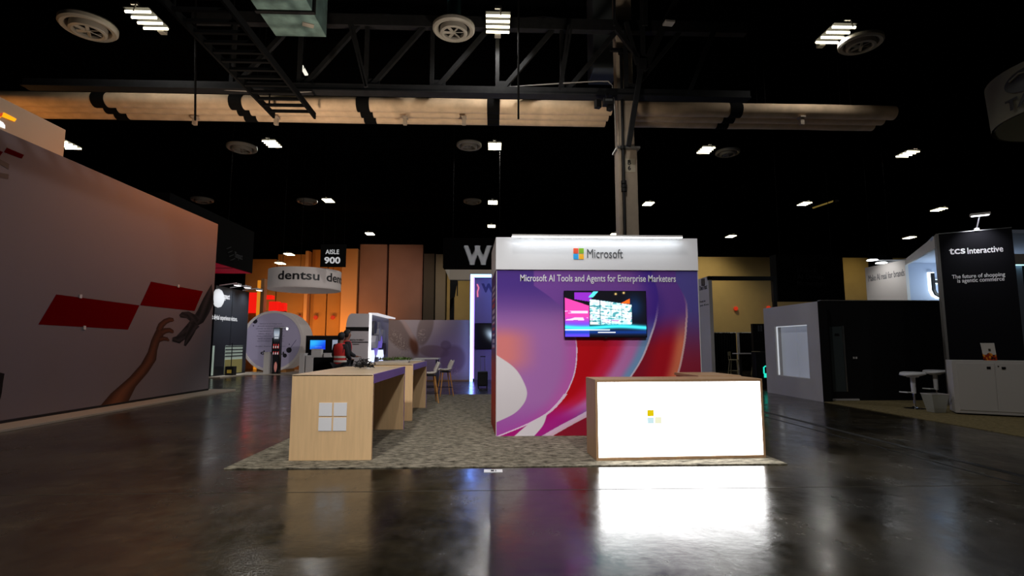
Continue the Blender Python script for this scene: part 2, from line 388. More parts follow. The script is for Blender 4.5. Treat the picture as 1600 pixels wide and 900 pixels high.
tag(b.build('standpipe', BLACK, smooth=True), 'thin black standpipe with couplings clamped to the beige column', 'pipe')
cond = [AT(540, 22, YC), AT(600, 22, YC), AT(680, 31, YC), AT(760, 32, YC), AT(850, 26, YC), AT(930, 34, YC), AT(1010, 40, YC), AT(1120, 44, YC)]
tag(MB().tube(cond, .012, 6).build('cable', mat('grey_cable', rgb(150, 145, 140), .6), smooth=True), 'thin pale cable drooping between the upper truss chords', 'cable')
cond = [AT(300, 137, YC - .2), AT(440, 146, YC - .2), AT(570, 137, YC - .2), AT(660, 139, YC - .2), AT(740, 140, YC - .2), AT(850, 132, YC - .2), AT(930, 127, YC - .2), AT(950, 127, YC - .2), AT(957, 134, YC - .2), AT(960, 160, YC - .2), AT(963, 228, YC - .2), AT(967, 240, YC - .1)]
tag(MB().tube(cond, .016, 6).build('conduit', mat('grey_cable', (0, 0, 0)), smooth=True), 'pale conduit running along the truss and bending down the column', 'conduit')
# three parallel pipes, lying side by side, on black straps
zp = 7.85   # height of the pipe centres
yrow = [AZ(600, py, zp).y for py in (163.5, 174.5, 184)]
straps = [165, 372, 567, 771, 1160]
xr = [(AT(-220, 170, 13.5).x, c0 - .02), (c1 + .12, AT(1400, 170, 13.5).x)]
xs_strap = [AZ(px, 160, zp).x for px in straps]
for side, (xa, xb) in enumerate(xr):
    for k, yy in enumerate(yrow):
        where = ('front', 'middle', 'rear')[k] + ' of three beige wrapped pipes ' + ('left', 'right')[side] + ' of the column'
        p = thing('pipe', where, 'pipe', ((xa + xb) / 2, yy, zp), group='beige overhead pipes')
        r = min(.19, (yrow[1] - yrow[0]) / 2 - .012, (yrow[2] - yrow[1]) / 2 + .03) if k == 0 else (yrow[2] - yrow[1]) / 2 - .034
        MB().tube([(xa + (xb - xa) * i / 12, yy, zp + random.uniform(-.008, .008)) for i in range(13)], r, 20).build('pipe_run', PIPE, p, smooth=True)
        for xsv in xs_strap:
            xx = xsv * yy / yrow[0] if False else xsv
            if xa + .2 < xx < xb - .2:
                MB().cyl((xx - .17, yy, zp), (xx + .17, yy, zp), r + .014, n=16).build('strap', BLACKM, p, smooth=True)
        for xh in (xa + 1.2, (xa + xb) / 2, xb - 1.2): MB().cyl((xh, yy, zp + r - .02), (xh, yy, 12.2), .012, n=6).build('hanger', BLACKM, p)
        if side == 1:
            MB().cyl((xa - .07, yy, zp), (xa + .02, yy, zp), r + .012, n=16).build('end_flange', PIPE, p, smooth=True)
for i, px in enumerate((305, 432, 633, 725, 1252)):
    q = AZ(px, 183, zp - .2); b = MB(); b.box(q.x - .05, q.x + .05, q.y - .05, q.y + .05, zp - .42, zp - .21); b.box(q.x - .07, q.x + .07, q.y - .1, q.y + .1, zp - .235, zp - .195)
    tag(b.build('pipe_bracket', CONCRETE), ['pale bracket under the pipes left of the ladder catwalk', 'pale bracket under the pipes just right of the catwalk', 'pale bracket below the pipes between second strap and column cable', 'pale bracket below the pipes near the middle strap', 'pale bracket below the pipes far right of the column'][i], 'bracket', 'pipe brackets')
b = MB(); b.tube([AT(810, -60, 12.2), AT(810, 186, 12.2)], .025, 6)
tag(b.build('hanging_cable', BLACKM), 'straight black cable hanging in front of the pipes', 'cable')
b = MB(); b.tube([AT(306, -70, 12.4), AT(305, 188, 12.4)], .025, 6)
tag(b.build('hanging_cable', BLACKM), 'short black drop rod in front of the pipes beside the catwalk', 'cable')
def strut(b, p0, p1, w_, Y): b.bar(AT(*p0, Y), AT(*p1, Y), w_)
TRX0, TRX1 = AT(300, 90, 13).x, AT(1165, 90, 13).x
tr = thing('roof_truss', 'dark steel roof truss with diagonals spanning above the beige pipes', 'truss', (0, 13, 7.9))
zb, zt = ZPY(0, 13, 146), ZPY(0, 13, 40)
MB().box(TRX0 - 4, TRX1, 12.85, 13.05, zb - .07, zb + .12).box(TRX0 - 4, TRX1, 12.8, 13.1, zb - .09, zb - .06).build('bottom_chord', STEELD, tr)
MB().box(TRX0, TRX1, 12.85, 13.05, zt - .15, zt + .15).build('top_chord', STEELD, tr)
xb_ = [AT(px, 140, 13).x for px in (366, 468, 572, 674, 777, 878)]
for k in range(-6, 10):
    xk = xb_[2] + (xb_[5] - xb_[2]) / 3 * k
    if xk > TRX1 - 1.6 or xk < TRX0 + .3: continue
    MB().bar((xk, 12.95, zb), (xk, 12.95, zt), .10).build('web_post', STEELD, tr)
    MB().bar((xk + .1, 12.95, zb + .05), (xk + 1.55, 12.95, zt), .11).build('web_diagonal', STEELD, tr)
    MB().box(xk - .05, xk + .35, 12.92, 12.98, zb + .05, zb + .3).build('gusset', STEELD, tr)
tr2 = thing('brace_frame', 'Y-shaped dark steel brace fanning out from the top of the column', 'truss', AT(1003, 110, 12.6))
for a, c, wd in (((1003, 108), (1066, -20), .14), ((1010, 108), (1050, 20), .08), ((1003, 98), (963, 46), .1), ((1001, 110), (982, 228), .12), ((1005, 100), (1003, -20), .1), ((996, 100), (978, 35), .1)):
    m_ = MB(); strut(m_, a, c, wd, 12.6); m_.build('brace', STEELD, tr2)
MB().box(*(lambda p, q: (p.x, q.x, 12.5, 12.75, q.z, p.z))(AT(997, 94, 12.6), AT(1009, 112, 12.6))).build('gusset', STEELD, tr2)
p = AT(1045, 36, 12.4); tag(MB().obox(p, (.26, .2, .06), .1).build('junction_box', WHITE2, bevel=.01), 'small white box fixed on the slanted steel brace', 'junction box')
tr3 = thing('raking_struts', 'pair of raking double steel struts in front of the truss', 'truss', AT(570, 138, 12.3))
for a, c in (((545, 34), (571, 136)), ((550, 34), (573, 136)), ((888, 40), (874, 140)), ((893, 42), (878, 130)), ((1112, 50), (1076, 146)), ((1116, 52), (1080, 140))):
    m_ = MB(); strut(m_, a, c, .06, 12.3); m_.build('strut', STEELD, tr3)
for px in (960, 1005, 1010):
    m_ = MB(); strut(m_, (px, 40), (px, -30), .05, 12); m_.build('strut', STEELD, tr3)
# floodlight on the bottom chord
pj = thing('floodlight', 'black floodlight with a bracket hung beside the column at the pipes', 'floodlight', AT(950, 160, 12.6))
q = AT(950, 160, 12.6); MB().obox(q, (.26, .2, .16), .0).build('housing', BLACK, pj, bevel=.01); MB().obox(q + Vector((0, -.105, .02)), (.18, .01, .05)).build('lens', ALU, pj)
MB().obox(q + Vector((-.26, 0, -.05)), (.14, .14, .2), .3).build('barn_door', BLACK, pj); MB().obox(q + Vector((.05, 0, -.16)), (.12, .14, .1), .5).build('bracket', BLACK, pj); MB().bar(q + Vector((0, 0, .06)), (q.x, 12.86, zb), .04).build('clamp', BLACK, pj)
# catwalk (ladder truss running away)
cw = thing('catwalk', 'dark ladder-like catwalk running back under the roof on the left', 'catwalk', AZ(430, 170, 7.3))
zw = 7.35; e0 = AZ(278, 25, zw); e1 = AZ(352, 15, zw); yb2 = AZ(455, 182, zw).y
xl, xr_ = e0.x, e0.x + 1.05
for xx in (xl, xr_): MB().box(xx - .025, xx + .025, 6, yb2, zw - .06, zw + .1).build('rail', BLACKM, cw)
for yy in (7, 9, 11, 13): MB().bar((xl, yy, zw), (xl, yy, 12.2), .03).build('hanger', BLACKM, cw)
for k in range(int((yb2 - 6.3) / .34) + 1):
    yy = 6.2 + k * .34; MB().box(xl, xr_, yy - .035, yy + .035, zw - .03, zw + .03).build('rung', BLACKM, cw)
# ducts
pts = [AZ(395, 13, 8.9), AZ(487, 18, 8.9), AZ(510, 58, 8.9), AZ(432, 58, 8.9)]
y0_, y1_ = pts[0].y, pts[2].y; x0_, x1_ = pts[3].x, pts[2].x
dt = thing('air_duct', 'dusty green-grey galvanised air duct hanging at the top of the photo', 'duct', ((x0_ + x1_) / 2, (y0_ + y1_) / 2, 8.9))
MB().box(x0_, x1_, y0_ + .12, y1_, 8.9, 10).build('duct_section', DUCT, dt, bevel=.01); MB().box(x0_, x1_, y0_ - 1.3, y0_ + .04, 8.9, 10).build('duct_section', DUCT, dt, bevel=.01)
MB().box(x0_ - .05, x1_ + .05, y0_ + .03, y0_ + .13, 8.86, 10.04).build('flange', STEELD, dt)
q = Vector((x0_ + .95, y1_ - .5, 8.89)); MB().obox(q, (.25, .15, .03), .4).build('patch', DIFF, dt)
p = AT(709, 48, 12.2)
tag(MB().cyl((p.x, p.y, p.z + .2), (p.x, p.y, zc), .17, n=16).build('drop_duct', mat('teal_duct', rgb(40, 70, 78), .5), smooth=True), 'dark teal round duct dropping to the middle vent', 'duct')
p2 = AT(950, 85, 14.6); q2 = AT(958, 50, 14.6)
tag(MB().box(AT(925, 60, 14.6).x, AT(964, 60, 14.6).x, 14.4, 15.4, AT(940, 112, 14.6).z, 12.2).build('air_handler', mat('grey_handler', rgb(70, 76, 80), .6), bevel=.03), 'grey air-handling box tucked behind the column top', 'duct')
# round ceiling diffusers
def diffuser(px, py, Y, sc, label):
    p = AT(px, py, Y); d = thing('ceiling_vent', label, 'vent', p, group='round ceiling vents'); d.scale = (sc, sc, sc)
    global DPROTO
    if DPROTO is None:
        MB().lathe([(.56, .10), (.56, .02), (.52, -.02), (.44, .0), (.40, .08), (.40, .12)], n=32).build('outer_ring', DIFF, d, smooth=True, local=True)
        MB().lathe([(.36, .06), (.36, -.08), (.31, -.10), (.27, -.08), (.27, -.02)], n=32).build('inner_ring', DIFF, d, smooth=True, local=True)
        MB().lathe([(.001, .13), (.56, .13), (.56, .10)], n=32).build('plenum', BLACK, d, local=True)
        for k in range(6):
            MB().obox((.14 * math.cos(k * PI / 3), .14 * math.sin(k * PI / 3), -.05), (.26, .07, .015), M=Matrix.Rotation(k * PI / 3, 3, 'Z') @ Matrix.Rotation(.5, 3, 'X')).build('blade', DIFF, d, local=True)
        MB().lathe([(.001, -.08), (.05, -.07), (.06, -.03)], n=12).build('hub', DIFF, d, local=True)
        DPROTO = d
    else:
        for ch in [k for k in bpy.data.objects if k.parent == DPROTO]: copy_tree(ch, d)
DPROTO = None
for a in ((709, 48, 12.2, .92, 'round ceiling vent beside the brightest fixture, top middle'), (138, 45, 12.2, 1.05, 'round ceiling vent in the top left corner'), (1345, 70, 12.2, .9, 'dim round ceiling vent in the top right'),
          (733, 229, 22.8, 1.0, 'round ceiling vent in the second row beside the column of lamps'), (378, 233, 21.4, 1.05, 'cream round ceiling vent above the left wall'), (480, 316, 31, 1.05, 'small cream round vent left of the middle of the hall'),
          (738, 316, 32, 1.0, 'small dim round vent far away above the white W sign'), (316, 314, 30, 1.05, 'small brownish round vent above the far end of the left wall'), (1137, 240, 24, 1.0, 'dim round vent beside the first lamp right of the column')): diffuser(*a)
# high-bay fixtures
FPROTO = None
def fixture(px, py, Y, label, power=0):
    p = AT(px, py, Y)
    if power: spot('high_bay_lamp', p - Vector((0, 0, .1)), (p.x, p.y, 0), power, 160, (1, .97, .92), .06, .4)
    d = thing('ceiling_light', label, 'ceiling light', p, group='high-bay ceiling lights')
    global FPROTO
    if FPROTO is None:
        MB().box(-.08, .08, -.5, .5, .05, .13).build('spine', ALU, d, local=True, bevel=.01)
        MB().box(-.3, .3, -.42, .42, .02, .05).build('reflector', BLACK, d, local=True)
        for k in range(4):
            yk = -.33 + .22 * k; MB().cyl((-.29, yk, -.03), (.29, yk, -.03), .03, n=10).build('lamp_tube', TUBE, d, local=True, smooth=True)
        MB().box(-.08, .08, .5, .66, .0, .16).build('ballast_box', DIFF, d, local=True, bevel=.01)
        MB().cyl((0, 0, .13), (0, 0, 1.7), .012, n=6).build('hanger', BLACKM, d, local=True)
        MB().cyl((.06, -.5, .06), (.06, -.56, -.16), .015, n=6).build('sensor', DIFF, d, local=True)
        FPROTO = d
    else:
        for ch in [k for k in bpy.data.objects if k.parent == FPROTO]: copy_tree(ch, d)
rows = [(12.2, 'nearest row', [(230, 30, 'left'), (778, 36, 'middle, beside the round vent'), (1305, 53, 'right')]),
        (23.1, 'second row', [(425, 224, 'leftmost'), (773, 228, 'beside a round vent'), (1103, 234, 'first right of the column'), (1418, 240, 'rightmost')]),
        (32.7, 'third row', [(281, 315, 'leftmost, over the end of the left wall'), (513, 313, 'second from left'), (770, 316, 'above the white W sign'), (1013, 318, 'just right of the column'), (1257, 318, 'second from right'), (1467, 327, 'rightmost, above the black tower')]),
        (40.0, 'farthest row', [(578, 365, 'left of the purple booth wall'), (768, 353, 'just above the purple booth wall corner'), (960, 366, 'left of the column foot'), (1142, 369, 'right of the purple booth wall'), (1421, 371, 'left of the black tower'), (452, 397, 'over the round hanging ring')])]
for Y, rn, ls in rows:
    for px, py, w_ in ls: fixture(px, py, Y, power=(0 if Y > 35 else 250 if Y > 30 else (150 if Y < 13 else 620) if 700 < px < 800 else 70 if Y < 13 else 120), label=f'{"four-tube" if Y < 24 else "small bright"} ceiling light in the {rn}, {w_}')
fixture(104, 226, 20.0, 'ceiling light peeking past the pale upper sign box on the left')
fixture(438, 411, 41, 'small bright ceiling light low above the left end of the round ring')
p = AT(1290, 318, 28); t = thing('track_light_bar', 'slanted yellow-lit bar beside a lamp at the right', 'light bar', p)
MB().bar(AT(1270, 325, 28), AT(1306, 313, 27), .1, .06).build('bar', mat('yellow_bar', rgb(190, 160, 80), .5, emit=.25), t); MB().obox(AT(1306, 314, 27), (.2, .2, .1)).build('head', STEELD, t); q = AT(1288, 319, 27.5); MB().cyl(q, (q.x, q.y, 12.2), .012, n=6).build('hanger', BLACKM, t)
p = AT(475, 108, 14); t = thing('strip_light', 'short lit strip light just below the air duct', 'strip light', p); MB().bar(AT(471, 103, 14), AT(479, 117, 14.3), .09, .05).build('tube', mat('strip_lit', (1, .95, .8), .4, emit=1.0), t); MB().cyl(p, (p.x, p.y, 12.2), .01, n=6).build('hanger', BLACKM, t)
# ================================================================== centre stand
CARPET = carpet_mat('grey_loop_carpet', rgb(54, 50, 41), rgb(168, 159, 140), 7, (1.0, 2.6, 1))
ca, cb = G(368, 725), G(1213, 719); CYF = G(790, 730).y; CYB = G(700, 617).y
cp = tag(MB().box(ca.x, cb.x, CYF, CYB, 0, .014).build('carpet', CARPET, bevel=.004), 'mottled grey loop carpet under the centre stand', 'carpet')
CZ = .015
# --- high desks
def desk(name_label, x0, x1, y0, y1, h, logo):
    d = thing('high_desk', name_label, 'desk', ((x0 + x1) / 2, y0, CZ), group='maple waterfall desks')
    th = .055; ap = .115
    MB().box(x0, x1, y0, y0 + th, CZ, h - .004).build('front_panel', WOOD, d, bevel=.003)
    MB().box(x0, x1 - .002, y1, y1 + th, CZ, h - .004).build('back_panel', WOOD, d, bevel=.003)
    MB().box(x0 + .002, x1 - .012, y0 + th, y1, h - ap, h - .02).build('apron_core', INNER, d)
    MB().box(x0, x1 - .012, y0, y1 + th, h - .02, h).build('worktop', WOODTOP, d, bevel=.002)
    MB().box(x1 - .012, x1 + .001, y0 + .012, y1 + th, h - ap, h).build('purple_light_edge', LILAC, d)  # thin strip that carries the purple light as its own colour
    MB().box(x1 - .012, x1 + .001, y1 + .012, y1 + th - .002, CZ, h - ap).build('purple_light_edge', LILAC, d)
    if logo:
        c = [AT(499, 630.5, y0), AT(541, 673, y0)]; W_, H_ = c[1].x - c[0].x, c[0].z - c[1].z; g = .02
        s = (W_ - g) / 2
        for i in (0, 1):
            for j in (0, 1):
                xx = c[0].x + i * (s + g); zz = c[1].z + j * (s + g)
                MB().box(xx, xx + s, y0 - .008, y0, zz, zz + s).build('logo_square', WHITE, d)
    return d
p0, p1 = G(456, 719), G(580, 721); DX0, DX1 = p0.x, p1.x; DY0 = p1.y; DH = ZPY(DX1, DY0, 585)
DY1 = G(630, 672.7).y
desk('near maple waterfall desk with four white squares on its end', DX0, DX1, DY0, DY1, DH, True)
e0, e1 = G(643.8, 658.9), G(665.5, 638.4); 
desk('second maple waterfall desk, behind the near one, with a planter on top', e0.x - (DX1 - DX0), e0.x, e0.y, e1.y, DH, False)
D2X0, D2X1, D2Y0, D2Y1 = e0.x - (DX1 - DX0), e0.x, e0.y, e1.y
# cable tangle on the near desk
cc = AZ(567, 575, DH + .01); r = random.Random(3); b = MB()
for k in range(9):
    pts = []; a0 = r.uniform(0, 6.28); rr = r.uniform(.05, .16); cx, cy = r.uniform(-.06, .06), r.uniform(-.05, .05)
    for i in range(14):
        a = a0 + i * r.uniform(.3, .6); q = rr * (1 + .3 * math.sin(i * 1.3 + k))
        pts.append(cc + Vector((cx + q * math.cos(a), cy + q * .7 * math.sin(a), .006 + abs((.05 + .012 * k) * math.sin(i * .45 + k * .8)))))
    b.tube(pts, .0055, 5)
for dx, dz in ((-.19, .05), (.19, .06), (.05, .12)): b.tube([cc + Vector((dx * .2, 0, .01)), cc + Vector((dx * .7, .02, .02)), cc + Vector((dx, .03, dz))], .0055, 5)
tag(b.build('cable_tangle', BLACK, smooth=True), 'tangle of black cables lying on the near maple desk', 'cable')
# planter on the second desk
pc = AZ(616, 566.5, DH); t = thing('planter', 'low white planter of green leaves on the second desk', 'planter', (pc.x, pc.y, DH))
MB().hexa([(pc.x - .30, pc.y - .1, DH), (pc.x + .30, pc.y - .1, DH), (pc.x + .30, pc.y + .1, DH), (pc.x - .30, pc.y + .1, DH), (pc.x - .32, pc.y - .12, DH + .035), (pc.x + .32, pc.y - .12, DH + .035), (pc.x + .32, pc.y + .12, DH + .035), (pc.x - .32, pc.y + .12, DH + .035)]).build('trough', WHITE2, t, bevel=.004)
b = MB()
for k in range(220):
    a = r.uniform(0, 6.28); L_ = r.uniform(.05, .11); q = Vector((pc.x + r.uniform(-.33, .33), pc.y + r.uniform(-.1, .1), DH + .05))
    d_ = Vector((math.cos(a) * .7, math.sin(a) * .7, r.uniform(.15, 1.0))).normalized(); s_ = d_.cross(ZU).normalized() * .014
    b.add([q, q + d_ * L_ * .5 + s_, q + d_ * L_, q + d_ * L_ * .5 - s_], [(0, 1, 2, 3)])
lv = b.build('foliage', mat('leaf_green', rgb(78, 104, 36), .6, noise=.3, nscale=30), t); lv['kind'] = 'stuff'
# white-topped bar tables behind
def bar_table(label, px0, px1, py, Y, z):
    a, c = AT(px0, py, Y), AT(px1, py, Y); t = thing('bar_table', label, 'table', ((a.x + c.x) / 2, Y + .3, CZ))
    MB().box(a.x, c.x, Y, Y + .62, z - .03, z).build('table_top', WHITE2, t, bevel=.004)
    for xx in (a.x + .06, c.x - .06):
        for yy in (Y + .06, Y + .56): MB().bar((xx, yy, CZ), (xx, yy, z - .03), .035).build('leg', BLACK, t)
    for yy in (Y + .06, Y + .56): MB().bar((a.x + .06, yy, .25), (c.x - .06, yy, .25), .025).build('foot_rail', BLACK, t)
bar_table('white-topped bar table with black legs nearest the second desk', 617, 659, 561.5, 13.2, 1.06)
bar_table('white-topped bar table farthest back before the pale mural', 646, 685, 558.5, 14.9, 1.06)
# bar stools with shell seats
def shell_stool(label, p, rz):
    t = thing('bar_stool', label, 'stool', p, rz, 'white shell bar stools'); SH = .68
    nu, nv = 9, 10; vs = []; fs = []
    for j in range(nv):
        s = j / (nv - 1); prof = (-.20 + .36 * min(1, s / .5), SH + .03 - .03 * math.sin(PI * min(1, s / .5))) if s <= .5 else (.16 + .10 * (s - .5) / .5, SH + .03 + .24 * ((s - .5) / .5) ** .85)
        wd = .21 - .03 * abs(s - .4)
        if s > .85: wd -= .05 * (s - .85) / .15
        for i in range(nu):
            q = -1 + 2 * i / (nu - 1); vs.append((wd * q, prof[0] - .05 * q * q * (1 if s > .5 else 0), prof[1] + .05 * abs(q) ** 2.5))
    for j in range(nv - 1):
        for i in range(nu - 1): fs.append((j * nu + i, j * nu + i + 1, (j + 1) * nu + i + 1, (j + 1) * nu + i))
    o = MB().add(vs, fs).build('seat_shell', SHELL, t, smooth=True, local=True); m_ = o.modifiers.new('thick', 'SOLIDIFY'); m_.thickness = .014
    MB().box(-.13, .13, -.12, .12, SH - .03, SH).build('seat_plate', BLACK, t, local=True, bevel=.005)
    cs = [(-1, -1), (1, -1), (1, 1), (-1, 1)]
    for sx, sy in cs: MB().cyl((sx * .20, sy * .19, 0), (sx * .11, sy * .10, SH - .02), .013, .018, 10).build('leg', LEGW, t, local=True, smooth=True)
    b = MB(); ft = [(sx * .175, sy * .165, .24) for sx, sy in cs]
    for i in range(4): b.cyl(ft[i], ft[(i + 1) % 4], .009, n=8)
    b.build('foot_rest', BLACK, t, local=True, smooth=True)
q = G(684, 630); shell_stool('white shell bar stool with oak legs nearest the second desk', (q.x - .2, q.y, CZ + .003), PI / 2 + PI + .25)
q = G(688, 620); shell_stool('white shell bar stool with oak legs nearest the suitcase', (q.x + .12, q.y + .1, CZ + .003), -PI / 2 + .35)
# --- reception counter
A, B = G(932, 722), G(1197, 717); A.z = B.z = 0
ang = math.atan2(B.y - A.y, B.x - A.x); LEN = (B - A).length; RH = ZPY(A.x, A.y, 593) - CZ
rc = thing('reception_counter', 'oak reception counter with a glowing white front and small squares logo', 'counter', (A.x, A.y, CZ), ang)
dp = .52; fr = .03
MB().box(0, LEN, 0, dp, .0, .035).build('plinth', TAUPE, rc, local=True)
MB().box(0, fr, 0, dp, .035, RH - .035).build('side_panel', TAUPE, rc, local=True); MB().box(LEN - fr, LEN, 0, dp, .035, RH - .035).build('side_panel', TAUPE, rc, local=True)
MB().box(0, LEN, 0, dp, RH - .035, RH).build('worktop', TAUPE, rc, local=True, bevel=.003)
MB().box(fr, LEN - fr, dp - .02, dp - .005, .035, RH - .035).build('inner_panel', TAUPE, rc, local=True)
lf = MB().box(fr - .008, LEN - .006, .006, .03, .037, RH - .036).build('light_panel', mat('glowing_acrylic', (1, 1, 1), .4, emit=7.0), rc, local=True, label='glowing white acrylic front')
pl = world_of(rc).inverted()
def on_front(px, py):
    # intersection of the pixel ray with the counter front plane, in counter coordinates
    d = ray(px, py); n = Vector((-math.sin(ang), math.cos(ang), 0)); s = (Vector((A.x, A.y, 0)) - CAM).dot(n) / d.dot(n); return pl @ (CAM + d * s)
for (x0, y0, x1, y1, c, e) in ((1011.5, 640.5, 1021.5, 650.5, (.80, .60, .0), .9), (1012, 652, 1022, 662, (.66, .90, .95), .85), (1023.5, 651.5, 1034, 662, (.93, .93, .66), .9), (1023.5, 640.5, 1033.5, 650.5, (1, 1, .93), 1.1)):
    a, c_ = on_front(x0, y1), on_front(x1, y0)
    MB().box(a.x, c_.x, .002, .006, a.z, c_.z).build('logo_square', mat('lit_%d_%d' % (x0, y0), c, .4, emit=e), rc, local=True)
# return of the counter
bk = AZ(1080, 583, RH + CZ); ra = pl @ Vector((bk.x, bk.y, 0))
MB().box(LEN - .62, LEN - .002, dp, dp + .85, RH - .03, RH + .012).build('return_top', TAUPE, rc, local=True, bevel=.003)
MB().box(LEN - .60, LEN - .03, dp + .01, dp + .83, 0, RH - .03).build('return_cabinet', TAUPE, rc, local=True)
# --- printed wall
W0 = G(775, 683); WY = W0.y; WX0 = W0.x; WX1 = AT(1096.5, 600, WY).x; WH = ZPY(WX0, WY, 371); WYB = G(769, 662).y; ZF = ZPY(WX0, WY, 421.5)
wt = thing('graphic_wall', 'tall purple and red printed booth wall with white header', 'booth wall', ((WX0 + WX1) / 2, (WY + WYB) / 2, CZ))
xbk = AT(768, 600, WYB).x
MB().hexa([(WX0, WY, CZ), (WX1, WY, CZ), (WX1, WYB, CZ), (xbk, WYB, CZ), (WX0, WY, WH - .02), (WX1, WY, WH - .02), (WX1, WYB, WH - .02), (xbk, WYB, WH - .02)]).build('wall_body', GREYW, wt)
MB().hexa([(WX0 - .012, WY - .03, ZF), (WX1 + .005, WY - .03, ZF), (WX1 + .005, WYB, ZF), (xbk - .01, WYB, ZF), (WX0 - .012, WY - .03, WH), (WX1 + .005, WY - .03, WH), (WX1 + .005, WYB, WH), (xbk - .01, WYB, WH)]).build('header', WHITE, wt, bevel=.004)
MB().box(WX0 - .004, WX0 + .006, WY - .006, WY, CZ, ZF).build('corner_trim', WHITE2, wt); MB().box(WX1 - .006, WX1 + .004, WY - .006, WY, CZ, ZF).build('corner_trim', WHITE2, wt)
def art(U, V):
    zx = 65 + U * 825; zy = 185 + V * 670          # coordinates of a close view of the print
    n = blobn(U, V, 3, 4)
    # background
    top = mixc(C(58, 30, 128), C(84, 76, 152), sstep(300, 880, zx)); left = mixc(top, C(150, 84, 140), sstep(250, 560, zy))
    right = mixc(top, C(140, 34, 56), sstep(330, 600, zy)); c = mixc(left, right, sstep(420, 760, zx))
    def put(c, col, x_lo, x_hi, soft=2.0):
        k = sstep(-soft, soft, zx - x_lo) * sstep(-soft, soft, x_hi - zx); return mixc(c, col, k)
    # outermost ribbon (edge 3)
    e3 = curve_x(zy, [(800, 230), (835, 300), (836, 420), (820, 520), (796, 610), (740, 720), (640, 855)])
    t = (e3 - zx) / 150
    rib = mixc(C(226, 120, 86), C(176, 16, 34), sstep(.08, .45, t)); rib = mixc(rib, C(140, 20, 44), sstep(.6, 1.1, t))
    rib = mixc(mixc(C(70, 44, 140), C(100, 60, 150), sstep(0, .6, 1 - t)), rib, sstep(330, 500, zy - 30 * t)); c = put(c, rib, -999, e3)
    c = mixc(c, C(226, 190, 190), (np.abs(zx - e3 + 1) < 4) * sstep(260, 420, zy) * .85)
    # second ribbon (edge 2)
    e2 = curve_x(zy, [(700, 200), (722, 270), (716, 380), (690, 460), (640, 570), (612, 612), (540, 700), (430, 768), (345, 812), (262, 858)])
    t = (e2 - zx) / 260
    rib = mixc(C(120, 160, 206), C(196, 120, 186), sstep(.06, .22, t)); rib = mixc(rib, C(206, 30, 70), sstep(.28, .52, t)); rib = mixc(rib, C(188, 2, 18), sstep(.5, .75, t))
    rib = mixc(rib, mixc(C(70, 40, 150), C(120, 70, 160), sstep(0, .4, t)), 1 - sstep(360, 500, zy))
    rib = mixc(rib, C(170, 20, 130), sstep(690, 800, zy - (zx - 300) * .15) * .9); c = put(c, rib, -999, e2)
    c = mixc(c, C(226, 208, 226), (np.abs(zx - e2 + 2) < np.where(zy > 700, 22, 4)) * sstep(300, 460, zy) * .85)
    # below the second ribbon, lower right
    # left petal (edge 1)
    e1 = curve_x(zy, [(215, 250), (290, 305), (345, 365), (378, 440), (387, 540), (366, 640), (322, 715), (255, 775), (190, 808), (66, 858)])
    t = (e1 - zx) / 320
    pet = mixc(C(190, 92, 176), C(170, 110, 180), sstep(.0, .25, t)); pet = mixc(pet, C(222, 128, 128), sstep(.4, .9, t) * sstep(380, 480, zy) * (1 - sstep(540, 640, zy)))
    pet = mixc(pet, mixc(C(78, 48, 140), C(150, 100, 170), sstep(230, 430, zy)), 1 - sstep(330, 470, zy)); pet = mixc(pet, C(164, 70, 168), sstep(700, 840, zy) * .7)
    pet = mixc(pet, C(206, 128, 200), .35 * sstep(.1, .5, n) * sstep(450, 550, zy))
    c = put(c, pet, -999, e1, 3)
    c = mixc(c, C(232, 206, 232), (np.abs(zx - e1 + 1) < np.where(zy > 690, 7, 2.5)) * sstep(420, 520, zy) * .95)
    # pale lobes
    e0 = curve_x(zy, [(62, 532), (130, 580), (172, 640), (186, 692), (168, 735), (130, 770), (62, 802)]); c = put(c, np.broadcast_to(C(224, 217, 222), c.shape) - 16 * sstep(560, 800, zy)[..., None], -999, np.where((zy > 532) & (zy < 802), e0, -9999))
    lo = curve_x(zy, [(264, 768), (196, 806), (132, 858)]); hi = curve_x(zy, [(266, 768), (250, 812), (212, 858)])
    c = put(c, np.broadcast_to(C(220, 212, 220), c.shape), np.where(zy > 768, lo, 9999), hi)
    return c
PR = print_mat('printed_fabric', .5)
print_grid('graphic_print', (WX0 + .006, WY - .004, ZF), (WX1 - WX0 - .012, 0, 0), (0, 0, CZ - ZF), 420, 340, art, PR, wt)
def side_art(U, V):
    c = mixc(np.broadcast_to(C(70, 40, 130), U.shape + (3,)), C(190, 60, 30), sstep(.45, .6, V))
    k = ((V * 26) % 1 < .55) & (np.abs(U - .45) < .28) & (V < .5) & (V > .08)
    c = mixc(c, mixc(C(200, 190, 220), C(200, 60, 70), (np.sin(V * 40) > .2) * 1.0), k * 1.0)
    return mixc(c, C(120, 20, 10), sstep(.85, 1, V) * .5)
print_grid('side_print', (xbk - .004, WYB - .01, ZF), (WX0 - xbk - .0, WY - WYB + .02, 0), (0, 0, CZ - ZF), 12, 160, side_art, PR, wt)
la, lb = AT(800, 372, WY - .12), AT(1065, 373, WY - .12)
lbx = thing('led_bar', 'slim white light bar along the top of the white header', 'light bar', ((la.x + lb.x) / 2, WY - .1, WH))
MB().box(la.x, lb.x, WY - .17, WY - .10, WH - .01, WH + .02).build('housing', WHITE2, lbx); MB().box(la.x, lb.x, WY - .165, WY - .105, WH - .016, WH - .01).build('diffuser', mat('bar_led', (.92, .98, 1), .4, emit=9), lbx)
for k in (.05, .5, .95): MB().box(la.x + (lb.x - la.x) * k - .01, la.x + (lb.x - la.x) * k + .01, WY - .11, WY + .02, WH, WH + .012).build('bracket', ALU, lbx)
yl = WY - .032
